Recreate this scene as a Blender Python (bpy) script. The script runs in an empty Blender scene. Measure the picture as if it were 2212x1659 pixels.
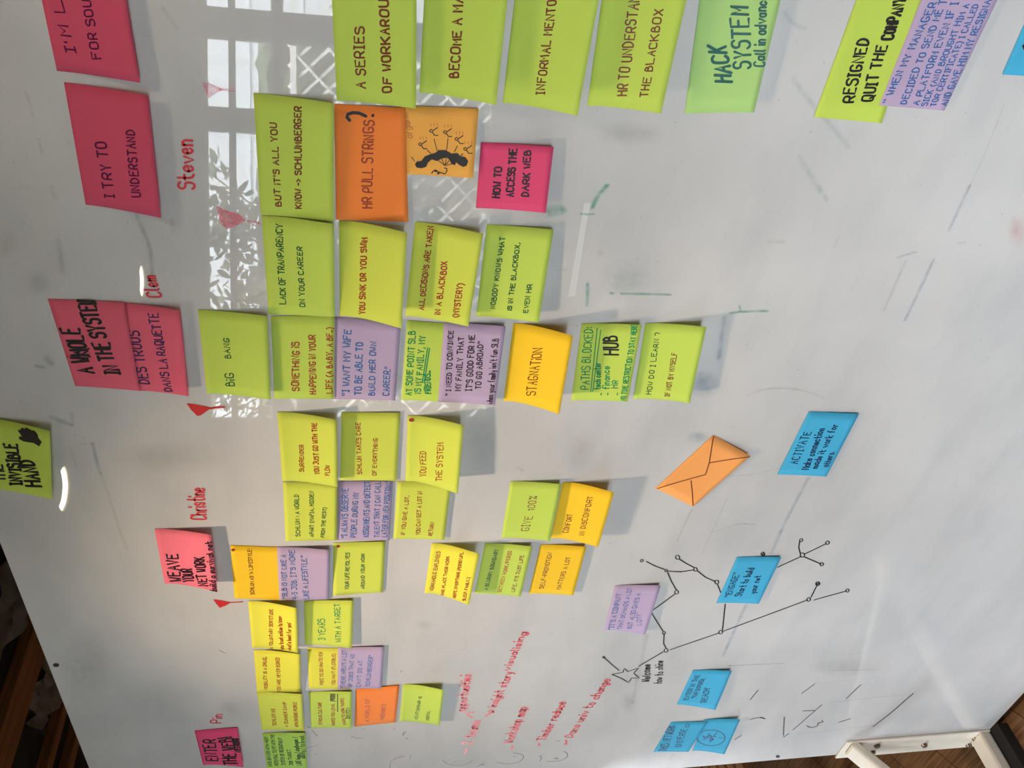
import bpy, math, random
from mathutils import Vector, Matrix
SC = bpy.context.scene
COLL = SC.collection
# Board coordinates: x right along the board, y up the board, n out of the board towards the room (metres).
# World: X = x, Y = -n, Z = y + H0 (floor at Z = 0, board edge at y = -1.285).
H0 = 1.310
def W(x, y, n): return Vector((x, -n, y + H0))
CAM_POS=[0.707244, 0.20863, 0.838233]
CAM_R=[[0.12261937, -0.98237956, 0.14104924], [-0.76396286, -0.00271177, 0.64525452], [-0.63350235, -0.18687708, -0.75083402]]
FPX=1853.847
# ---------------------------------------------------------------- camera
cam = bpy.data.cameras.new('camera'); cam.sensor_width = 36.0; cam.sensor_fit = 'HORIZONTAL'
cam.lens = FPX * 36.0 / 2212.0; cam.clip_start = 0.02; cam.clip_end = 200
co = bpy.data.objects.new('camera', cam); COLL.objects.link(co)
def bw(v): return Vector((v[0], -v[2], v[1]))
ax = [bw(CAM_R[0]), -bw(CAM_R[1]), -bw(CAM_R[2])]
co.matrix_world = Matrix.Translation(W(*CAM_POS)) @ Matrix((ax[0], ax[1], ax[2])).transposed().to_4x4()
SC.camera = co
# ---------------------------------------------------------------- light and view
SC.view_settings.view_transform = 'Standard'; SC.view_settings.look = 'None'
SC.view_settings.gamma = 1.0; SC.view_settings.use_curve_mapping = False
SC.view_settings.exposure = 0.5
SKY = 34.0
KEY_W = 47.0
SPOT_COL = (1.0, 0.74, 0.48)
SC.cycles.use_denoising = True
SC.cycles.max_bounces = 10; SC.cycles.transparent_max_bounces = 24
SC.cycles.sample_clamp_indirect = 8.0
SC.cycles.caustics_reflective = False; SC.cycles.caustics_refractive = False
wd = bpy.data.worlds.new('sky'); SC.world = wd; wd.use_nodes = True
bg = wd.node_tree.nodes['Background']; bg.inputs['Strength'].default_value = SKY
bg.inputs['Color'].default_value = (0.85, 0.93, 1.0, 1)
sun = bpy.data.lights.new('sun', 'SUN'); sun.energy = 25.0; sun.angle = 0.01; sun.color = (1.0, 0.95, 0.86)
suno = bpy.data.objects.new('sun', sun); COLL.objects.link(suno)
suno.rotation_euler = bw((-0.5773 * .55 + .2, -1.0, 0.8165 * .55)).to_track_quat('-Z', 'Y').to_euler()
# key downlight above the board, and the row of downlights further into the room
CEIL = 1.215
LAMPS = [((-0.38, CEIL, 0.56), KEY_W, 97), ((0.95, CEIL, 0.45), 9.0, 150), ((-1.565, CEIL, 1.305), 38.0, 72), ((-1.646, CEIL, 2.680), 10.0, 110)]  # second one is added, unseen, to warm the board's upper right

# ---------------------------------------------------------------- materials
def nodes(name):
    m = bpy.data.materials.new(name); m.use_nodes = True
    return m, m.node_tree.nodes, m.node_tree.links, m.node_tree.nodes['Principled BSDF']
def setp(b, col=None, rough=0.6, spec=0.3, metal=0.0):
    if col: b.inputs['Base Color'].default_value = (*col, 1)
    b.inputs['Roughness'].default_value = rough; b.inputs['Specular IOR Level'].default_value = spec
    b.inputs['Metallic'].default_value = metal
def noisy(name, c1, c2, scale, rough=0.6, spec=0.3, metal=0.0, stretch=(1, 1, 1), bump=0.0, detail=4.0, lo=0.35, hi=0.65):
    m, N, L, b = nodes(name); setp(b, None, rough, spec, metal)
    tc = N.new('ShaderNodeTexCoord'); mp = N.new('ShaderNodeMapping'); mp.inputs['Scale'].default_value = stretch
    nz = N.new('ShaderNodeTexNoise'); nz.inputs['Scale'].default_value = scale; nz.inputs['Detail'].default_value = detail
    cr = N.new('ShaderNodeValToRGB'); cr.color_ramp.elements[0].position = lo; cr.color_ramp.elements[1].position = hi
    cr.color_ramp.elements[0].color = (*c1, 1); cr.color_ramp.elements[1].color = (*c2, 1)
    L.new(tc.outputs['Object'], mp.inputs['Vector']); L.new(mp.outputs[0], nz.inputs['Vector'])
    L.new(nz.outputs['Fac'], cr.inputs['Fac']); L.new(cr.outputs[0], b.inputs['Base Color'])
    if bump:
        bp = N.new('ShaderNodeBump'); bp.inputs['Strength'].default_value = bump; bp.inputs['Distance'].default_value = 0.001
        L.new(nz.outputs['Fac'], bp.inputs['Height']); L.new(bp.outputs[0], b.inputs['Normal'])
    return m
PAPER = dict(
    lime=(0.57, 0.73, 0.12), yellow=(0.66, 0.74, 0.105), canary=(0.84, 0.80, 0.085), mint=(0.46, 0.72, 0.25), green=(0.44, 0.70, 0.12),
    amber=(0.97, 0.62, 0.03), orange=(0.98, 0.28, 0.06), apricot=(0.95, 0.48, 0.10), peach=(0.98, 0.43, 0.13),
    purple=(0.52, 0.41, 0.60), blue=(0.07, 0.44, 0.70), rose=(0.68, 0.095, 0.165), coral=(0.78, 0.14, 0.21), salmon=(0.98, 0.22, 0.30), magenta=(0.80, 0.085, 0.21))
def paper_mat(key):
    c = PAPER[key]; m, N, L, b = nodes('paper_' + key); setp(b, c, 0.75, 0.12)
    out = N['Material Output']; tr = N.new('ShaderNodeBsdfTranslucent'); tr.inputs['Color'].default_value = (*c, 1)
    mx = N.new('ShaderNodeMixShader'); mx.inputs[0].default_value = 0.12
    tc = N.new('ShaderNodeTexCoord'); nz = N.new('ShaderNodeTexNoise'); nz.inputs['Scale'].default_value = 900; nz.inputs['Detail'].default_value = 3
    bp = N.new('ShaderNodeBump'); bp.inputs['Strength'].default_value = 0.12; bp.inputs['Distance'].default_value = 0.0004
    hv = N.new('ShaderNodeMixRGB'); hv.blend_type = 'MULTIPLY'; hv.inputs['Fac'].default_value = 0.10; hv.inputs['Color1'].default_value = (*c, 1)
    L.new(tc.outputs['Object'], nz.inputs['Vector']); L.new(nz.outputs['Fac'], bp.inputs['Height']); L.new(bp.outputs[0], b.inputs['Normal'])
    L.new(nz.outputs['Fac'], hv.inputs['Color2']); L.new(hv.outputs[0], b.inputs['Base Color'])
    L.new(b.outputs[0], mx.inputs[1]); L.new(tr.outputs[0], mx.inputs[2]); L.new(mx.outputs[0], out.inputs['Surface'])
    return m
PM = {k: paper_mat(k) for k in PAPER}
INK = dict(p=(0.10, 0.005, 0.045), n=(0.045, 0.012, 0.085), k=(0.012, 0.010, 0.010), K=(0.022, 0.006, 0.016), m=(0.16, 0.035, 0.012), r=(0.30, 0.035, 0.010), g=(0.010, 0.085, 0.020), G=(0.012, 0.075, 0.020),
    t=(0.005, 0.24, 0.075), T=(0.010, 0.10, 0.085), b=(0.030, 0.115, 0.34), N=(0.006, 0.030, 0.10), P=(0.10, 0.03, 0.20), o=(0.62, 0.21, 0.04), d=(0.28, 0.020, 0.008),
    R=(0.60, 0.035, 0.05), R2=(0.52, 0.016, 0.016), K2=(0.02, 0.018, 0.018), K3=(0.085, 0.08, 0.085), hole=(0.03, 0.02, 0.015), tape=(0.58, 0.60, 0.60))  # tape is the colour of the pale streak
def ink_mat(key):
    m, N, L, b = nodes('ink_' + key); setp(b, INK[key], 0.45, 0.25)
    return m
IM = {k: ink_mat(k) for k in INK}
SOFT = dict(teal=((0.06, 0.45, 0.38), 0.72), tealf=((0.14, 0.46, 0.42), 0.20), tealb=((0.22, 0.40, 0.40), 0.2), bluer=((0.12, 0.28, 0.52), 0.36), bluerb=((0.12, 0.28, 0.45), 0.34), gray=((0.09, 0.09, 0.10), 0.20), grayb=((0.08, 0.085, 0.095), 0.15), green=((0.03, 0.25, 0.16), 0.34), redf=((0.65, 0.12, 0.14), 0.25), pinksmear=((0.85, 0.13, 0.22), 0.75))
def soft_mat(key):
    c, a = SOFT[key]; m, N, L, b = nodes('wiped_ink_' + key); setp(b, c, 0.08, 0.5)
    out = N['Material Output']; at = N.new('ShaderNodeAttribute'); at.attribute_name = 'fade'
    tc = N.new('ShaderNodeTexCoord'); nz = N.new('ShaderNodeTexNoise'); nz.inputs['Scale'].default_value = 70; nz.inputs['Detail'].default_value = 5
    mr = N.new('ShaderNodeMapRange'); mr.inputs[1].default_value = 0.3; mr.inputs[2].default_value = 0.7; mr.inputs[3].default_value = 0.35; mr.inputs[4].default_value = 1.0
    m1 = N.new('ShaderNodeMath'); m1.operation = 'MULTIPLY'; m2 = N.new('ShaderNodeMath'); m2.operation = 'MULTIPLY'; m2.inputs[1].default_value = a
    tr = N.new('ShaderNodeBsdfTransparent'); mx = N.new('ShaderNodeMixShader')
    L.new(tc.outputs['Object'], nz.inputs['Vector']); L.new(nz.outputs['Fac'], mr.inputs[0]); L.new(mr.outputs[0], m1.inputs[0]); L.new(at.outputs['Fac'], m1.inputs[1])
    L.new(m1.outputs[0], m2.inputs[0]); L.new(m2.outputs[0], mx.inputs[0]); L.new(tr.outputs[0], mx.inputs[1]); L.new(b.outputs[0], mx.inputs[2]); L.new(mx.outputs[0], out.inputs['Surface'])
    return m
SM = {k: soft_mat(k) for k in SOFT}
def board_mat():
    m, N, L, b = nodes('glossy_whiteboard'); setp(b, None, 0.008, 0.55)
    tc = N.new('ShaderNodeTexCoord')
    def ns(scale, detail, stretch=(1, 1, 1)):
        mp = N.new('ShaderNodeMapping'); mp.inputs['Scale'].default_value = stretch
        n = N.new('ShaderNodeTexNoise'); n.inputs['Scale'].default_value = scale; n.inputs['Detail'].default_value = detail
        L.new(tc.outputs['Object'], mp.inputs['Vector']); L.new(mp.outputs[0], n.inputs['Vector']); return n
    big = ns(3.2, 5); wipe = ns(7.0, 6, (0.6, 1, 1.6)); fine = ns(160, 2)
    c1 = N.new('ShaderNodeValToRGB'); c1.color_ramp.elements[0].position = 0.36; c1.color_ramp.elements[0].color = (0.52, 0.525, 0.53, 1); c1.color_ramp.elements[1].position = 0.62; c1.color_ramp.elements[1].color = (0.605, 0.605, 0.61, 1)
    L.new(big.outputs['Fac'], c1.inputs['Fac'])
    c2 = N.new('ShaderNodeValToRGB'); c2.color_ramp.elements[0].position = 0.30; c2.color_ramp.elements[0].color = (0.89, 0.90, 0.91, 1); c2.color_ramp.elements[1].position = 0.55; c2.color_ramp.elements[1].color = (1, 1, 1, 1)
    L.new(wipe.outputs['Fac'], c2.inputs['Fac'])
    c3 = N.new('ShaderNodeValToRGB'); c3.color_ramp.elements[0].position = 0.22; c3.color_ramp.elements[0].color = (0.7, 0.7, 0.7, 1); c3.color_ramp.elements[1].position = 0.30; c3.color_ramp.elements[1].color = (1, 1, 1, 1)
    L.new(fine.outputs['Fac'], c3.inputs['Fac'])
    x1 = N.new('ShaderNodeMixRGB'); x1.blend_type = 'MULTIPLY'; x1.inputs['Fac'].default_value = 1
    x2 = N.new('ShaderNodeMixRGB'); x2.blend_type = 'MULTIPLY'; x2.inputs['Fac'].default_value = 1
    L.new(c1.outputs[0], x1.inputs['Color1']); L.new(c2.outputs[0], x1.inputs['Color2']); L.new(x1.outputs[0], x2.inputs['Color1']); L.new(c3.outputs[0], x2.inputs['Color2'])
    L.new(x2.outputs[0], b.inputs['Base Color'])
    return m
BOARD = board_mat()
def plain(name, col, rough=0.6, spec=0.3, metal=0.0):
    m, N, L, b = nodes(name); setp(b, col, rough, spec, metal); return m
def emit(name, col, s):
    m, N, L, b = nodes(name); setp(b, (0.8, 0.8, 0.8)); b.inputs['Emission Color'].default_value = (*col, 1); b.inputs['Emission Strength'].default_value = s; return m
def floor_mat():
    m, N, L, b = nodes('oak_parquet'); setp(b, None, 0.35, 0.4)
    tc = N.new('ShaderNodeTexCoord'); mp = N.new('ShaderNodeMapping'); mp.inputs['Rotation'].default_value = (0, 0, math.radians(58))
    br = N.new('ShaderNodeTexBrick'); br.inputs['Scale'].default_value = 1.0; br.inputs['Brick Width'].default_value = 0.9; br.inputs['Row Height'].default_value = 0.12; br.inputs['Mortar Size'].default_value = 0.0015
    br.inputs['Color1'].default_value = (0.21, 0.115, 0.055, 1); br.inputs['Color2'].default_value = (0.15, 0.078, 0.036, 1); br.inputs['Mortar'].default_value = (0.05, 0.025, 0.012, 1)
    m2 = N.new('ShaderNodeMapping'); m2.inputs['Rotation'].default_value = (0, 0, math.radians(58)); m2.inputs['Scale'].default_value = (2.5, 70, 1)
    nz = N.new('ShaderNodeTexNoise'); nz.inputs['Scale'].default_value = 2.0; nz.inputs['Detail'].default_value = 5
    cr = N.new('ShaderNodeValToRGB'); cr.color_ramp.elements[0].position = 0.35; cr.color_ramp.elements[0].color = (0.55, 0.5, 0.45, 1); cr.color_ramp.elements[1].position = 0.68; cr.color_ramp.elements[1].color = (1.35, 1.3, 1.25, 1)
    x = N.new('ShaderNodeMixRGB'); x.blend_type = 'MULTIPLY'; x.inputs['Fac'].default_value = 1
    L.new(tc.outputs['Object'], mp.inputs['Vector']); L.new(tc.outputs['Object'], m2.inputs['Vector']); L.new(mp.outputs[0], br.inputs['Vector']); L.new(m2.outputs[0], nz.inputs['Vector'])
    L.new(nz.outputs['Fac'], cr.inputs['Fac']); L.new(br.outputs[0], x.inputs['Color1']); L.new(cr.outputs[0], x.inputs['Color2']); L.new(x.outputs[0], b.inputs['Base Color'])
    return m
def glass_mat():
    m, N, L, b = nodes('window_glass'); out = N['Material Output']
    tr = N.new('ShaderNodeBsdfTransparent'); gl = N.new('ShaderNodeBsdfGlossy'); gl.inputs['Roughness'].default_value = 0.0
    fr = N.new('ShaderNodeFresnel'); fr.inputs['IOR'].default_value = 1.3; mx = N.new('ShaderNodeMixShader')
    L.new(fr.outputs[0], mx.inputs[0]); L.new(tr.outputs[0], mx.inputs[1]); L.new(gl.outputs[0], mx.inputs[2]); L.new(mx.outputs[0], out.inputs['Surface'])
    return m
FLOOR = floor_mat(); GLASS = glass_mat()
WALLM = noisy('plaster_wall', (0.14, 0.115, 0.09), (0.18, 0.15, 0.12), 6, 0.8, 0.2)
CEILM = noisy('dark_ceiling_boards', (0.020, 0.015, 0.011), (0.034, 0.025, 0.018), 8, 0.8, 0.2)
BEAMM = noisy('orange_stained_wood', (0.20, 0.075, 0.025), (0.32, 0.13, 0.042), 3, 0.55, 0.3, stretch=(30, 1.2, 30))
BENCHM = noisy('honey_pine', (0.34, 0.16, 0.065), (0.50, 0.26, 0.11), 3, 0.5, 0.3, stretch=(30, 1.2, 30))
FRAMEM = plain('painted_window_frame', (0.22, 0.21, 0.19), 0.5)
STEELM = noisy('cream_powder_coated_steel', (0.78, 0.74, 0.66), (0.84, 0.80, 0.72), 20, 0.35, 0.4)
BOLTM = plain('dull_zinc_bolt', (0.30, 0.27, 0.23), 0.35, 0.5, 0.9)
LEAFM = noisy('tree_leaf', (0.020, 0.032, 0.012), (0.040, 0.058, 0.020), 12, 0.55, 0.3)
BARKM = noisy('bark', (0.04, 0.03, 0.022), (0.07, 0.055, 0.04), 20, 0.9, 0.1)
TRELM = plain('white_painted_lath', (0.80, 0.80, 0.76), 0.6)
HEDGEM = noisy('clipped_hedge_leaves', (0.03, 0.04, 0.02), (0.07, 0.085, 0.045), 30, 0.8, 0.1)
CLOTHM = noisy('pale_cloth', (0.16, 0.135, 0.10), (0.24, 0.205, 0.16), 14, 0.85, 0.1, bump=0.4)
RUBBER_SHADE = plain('black_rubber_and_shade', (0.02, 0.02, 0.02), 0.7)
EDGEM = plain('board_edge_band', (0.45, 0.45, 0.44), 0.4)

# ---------------------------------------------------------------- mesh helpers
class MB:
    def __init__(s): s.v = []; s.f = []; s.a = []
    def add(s, vs, fs, al=None):
        o = len(s.v); s.v += [Vector(v) for v in vs]; s.f += [[i + o for i in f] for f in fs]; s.a += (al or [1.0] * len(vs))
    def box(s, lo, hi, M=None):
        c = [(x, y, z) for x in (lo[0], hi[0]) for y in (lo[1], hi[1]) for z in (lo[2], hi[2])]
        if M: c = [M(*q) for q in c]
        s.add(c, [(0, 1, 3, 2), (4, 6, 7, 5), (0, 4, 5, 1), (2, 3, 7, 6), (0, 2, 6, 4), (1, 5, 7, 3)])
    def cyl(s, p, q, r0, r1=None, n=20, caps=True):
        r1 = r0 if r1 is None else r1; p = Vector(p); q = Vector(q); d = (q - p).normalized()
        a = d.orthogonal().normalized(); b = d.cross(a)
        vs = [c + (a * math.cos(t) + b * math.sin(t)) * r for c, r in ((p, r0), (q, r1)) for t in [6.283185 * i / n for i in range(n)]]
        fs = [(i, (i + 1) % n, n + (i + 1) % n, n + i) for i in range(n)]
        if caps: fs += [tuple(range(n - 1, -1, -1)), tuple(range(n, 2 * n))]
        s.add(vs, fs)
    def build(s, name, mat, parent=None, org=None, fade=False, bevel=0.0, smooth=False):
        me = bpy.data.meshes.new(name); o0 = Vector(org) if org is not None else Vector((0, 0, 0))
        me.from_pydata([tuple(v - o0) for v in s.v], [], s.f); me.update()
        if fade:
            at = me.color_attributes.new('fade', 'FLOAT_COLOR', 'POINT')
            for i, a in enumerate(s.a): at.data[i].color = (a, a, a, 1)
        me.materials.append(mat)
        import bmesh
        bm = bmesh.new(); bm.from_mesh(me)
        if not fade: bmesh.ops.recalc_face_normals(bm, faces=bm.faces)
        bm.to_mesh(me); bm.free()
        ob = bpy.data.objects.new(name, me); COLL.objects.link(ob)
        if parent is None and org is not None: ob.location = o0
        if parent is not None: ob.parent = parent
        if bevel:
            md = ob.modifiers.new('bevel', 'BEVEL'); md.width = bevel; md.segments = 2; md.limit_method = 'ANGLE'
        if smooth:
            for p in me.polygons: p.use_smooth = True
        return ob
def tag(o, label=None, cat=None, group=None, kind=None):
    if label: o['label'] = label
    if cat: o['category'] = cat
    if group: o['group'] = group
    if kind: o['kind'] = kind
    return o
def empty(name, loc):
    o = bpy.data.objects.new(name, None); o.empty_display_size = 0.05; COLL.objects.link(o); o.location = loc; return o

# ---------------------------------------------------------------- hand lettering: one-line glyphs on a 0-4 x 0-9 grid (baseline 2, cap 9)
G = {'A': '02 29 42|15 35', 'B': '02 09 29 38 37 26 06|26 36 45 43 32 02', 'C': '48 39 19 08 03 12 32 43', 'D': '02 09 29 47 44 22 02', 'E': '49 09 02 42|06 36', 'F': '49 09 02|06 36', 'G': '48 39 19 08 03 12 32 43 45 25',
 'H': '02 09|42 49|06 46', 'I': '12 19|02 22|09 29', 'J': '09 49|39 33 22 12 03', 'K': '02 09|49 05|16 42', 'L': '09 02 42', 'M': '02 09 25 49 42', 'N': '02 09 42 49', 'O': '19 08 03 12 32 43 48 39 19', 'P': '02 09 39 48 46 35 05',
 'Q': '19 08 03 12 32 43 48 39 19|24 41', 'R': '02 09 39 48 46 35 05|25 42', 'S': '48 39 19 08 07 16 36 45 43 32 12 03', 'T': '09 49|29 22', 'U': '09 03 12 32 43 49', 'V': '09 22 49', 'W': '09 12 26 32 49', 'X': '02 49|09 42', 'Y': '09 25 49|25 22', 'Z': '09 49 02 42',
 'a': '36 32|35 26 16 05 03 12 22 33', 'b': '09 02|05 16 26 35 33 22 12 03', 'c': '35 26 16 05 03 12 22 33', 'd': '39 32|35 26 16 05 03 12 22 33', 'e': '04 34 35 26 16 05 03 12 22 33', 'f': '39 29 18 12|06 26', 'g': '36 31 20 10 01|35 26 16 05 03 12 22 33', 'h': '09 02|05 16 26 35 32',
 'i': '06 02|08 09', 'j': '26 21 10 00|28 29', 'k': '09 02|36 04 32', 'l': '09 03 12', 'm': '06 02|05 16 25 22|25 36 45 42', 'n': '06 02|05 16 26 35 32', 'o': '16 05 03 12 22 33 35 26 16', 'p': '06 00|05 16 26 35 33 22 12 03', 'q': '36 30|35 26 16 05 03 12 22 33', 'r': '06 02|05 16 26',
 's': '35 26 16 05 14 24 33 22 12 03', 't': '19 13 22 32|06 36', 'u': '06 03 12 22 33|36 32', 'v': '06 22 46', 'w': '06 12 25 32 46', 'x': '06 32|02 36', 'y': '06 13 23|36 20 10', 'z': '06 36 02 32',
 '0': '19 08 03 12 22 33 38 29 19', '1': '07 19 12', '2': '08 19 29 38 37 02 42', '3': '08 19 29 38 37 26 16|26 35 33 22 12 03', '5': '39 09 06 26 35 33 22 12 03', '6': '38 29 19 07 03 12 22 33 35 26 05', '9': '36 25 15 06 08 19 29 38 36 32',
 '.': '02 03', ',': '13 01', "'": '09 07', '"': '09 07|29 27', ':': '03 04|06 07', '?': '08 19 29 38 37 25 24|22 23', '!': '09 04|02 03', '(': '29 07 04 20', ')': '09 27 24 00', '/': '01 39', '-': '05 25', '>': '07 35 03', '%': '02 49|19 08 17 28 19|34 23 32 43 34'}
CURVED = set('BCDGJOPQRSU2356890abcdefghmnopqrstuy?()%')
def chaikin(p):
    q = [p[0]]
    for a, b in zip(p[:-1], p[1:]): q += [(a[0] * .75 + b[0] * .25, a[1] * .75 + b[1] * .25), (a[0] * .25 + b[0] * .75, a[1] * .25 + b[1] * .75)]
    return q + [p[-1]]
def lettering(text, rnd):
    """strokes in (s, t): s runs 0..1 along the line, t is 0 on the baseline and 1 at capital height"""
    out = []; x = 0.0
    for ch in text:
        if ch == ' ': x += 3.1; continue
        g = [[(int(c[0]), (int(c[1]) - 2) / 7.0) for c in st.split()] for st in G[ch].split('|')]
        w = max(p[0] for st in g for p in st); k = 0.9 + 0.2 * rnd.random(); h = 0.92 + 0.16 * rnd.random(); sl = rnd.uniform(-.35, .5); dy = rnd.uniform(-.05, .05)
        for st in g:
            p = [(a * k + sl * b + rnd.uniform(-.12, .12), b * h + dy + rnd.uniform(-.02, .02)) for a, b in st]
            if ch in CURVED and len(p) > 2: p = chaikin(chaikin(p))
            out.append([(x + a, b) for a, b in p])
        x += w * k + 1.95 + rnd.uniform(-.2, .2)
    tot = max(1.0, x - 1.95)
    return [[(a / tot, b) for a, b in st] for st in out]
def dense(p, step):
    q = [p[0]]
    for a, b in zip(p[:-1], p[1:]):
        d = math.hypot(b[0] - a[0], b[1] - a[1]); n = max(1, int(d / step))
        q += [(a[0] + (b[0] - a[0]) * i / n, a[1] + (b[1] - a[1]) * i / n) for i in range(1, n + 1)]
    return q
def ribbon(mb, pts, wid, height, soft=False, rnd=None):
    """flat ink ribbon through pts (board x, y in m); height(x, y) gives n above the board"""
    p = [pts[0]]
    for q in pts[1:]:
        if math.hypot(q[0] - p[-1][0], q[1] - p[-1][1]) > wid * 0.12: p.append(q)
    if len(p) == 1: p.append((p[0][0] + wid * .4, p[0][1]))
    n = len(p); hw = wid / 2; vs = []; fs = []; al = []
    tg = []
    for i in range(n):
        a = p[max(0, i - 1)]; b = p[min(n - 1, i + 1)]; d = math.hypot(b[0] - a[0], b[1] - a[1]) or 1; tg.append(((b[0] - a[0]) / d, (b[1] - a[1]) / d))
    e = hw * .8
    p = [(p[0][0] - tg[0][0] * e, p[0][1] - tg[0][1] * e)] + p[:] + [(p[-1][0] + tg[-1][0] * e, p[-1][1] + tg[-1][1] * e)]
    tg = [tg[0]] + tg + [tg[-1]]; n = len(p)
    for i in range(n):
        w = hw * (0.55 if i in (0, n - 1) else 1.0); nx, ny = -tg[i][1], tg[i][0]
        if soft:
            f = 0.0 if i in (0, n - 1) else 1.0
            if rnd: f *= rnd.uniform(.55, 1)
            row = [(p[i][0] + nx * w, p[i][1] + ny * w), p[i], (p[i][0] - nx * w, p[i][1] - ny * w)]; al += [0, f, 0]
        else: row = [(p[i][0] + nx * w, p[i][1] + ny * w), (p[i][0] - nx * w, p[i][1] - ny * w)]; al += [1, 1]
        vs += [W(x, y, height(x, y)) for x, y in row]
    k = 3 if soft else 2
    for i in range(n - 1):
        for j in range(k - 1): fs.append((i * k + j, i * k + j + 1, (i + 1) * k + j + 1, (i + 1) * k + j))
    mb.add(vs, fs, al)
def patch(mb, pts, height, al=None):
    """filled outline as a fan-free polygon"""
    vs = [W(x, y, height(x, y)) for x, y in pts]
    mb.add(vs, [tuple(range(len(vs)))])

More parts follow.
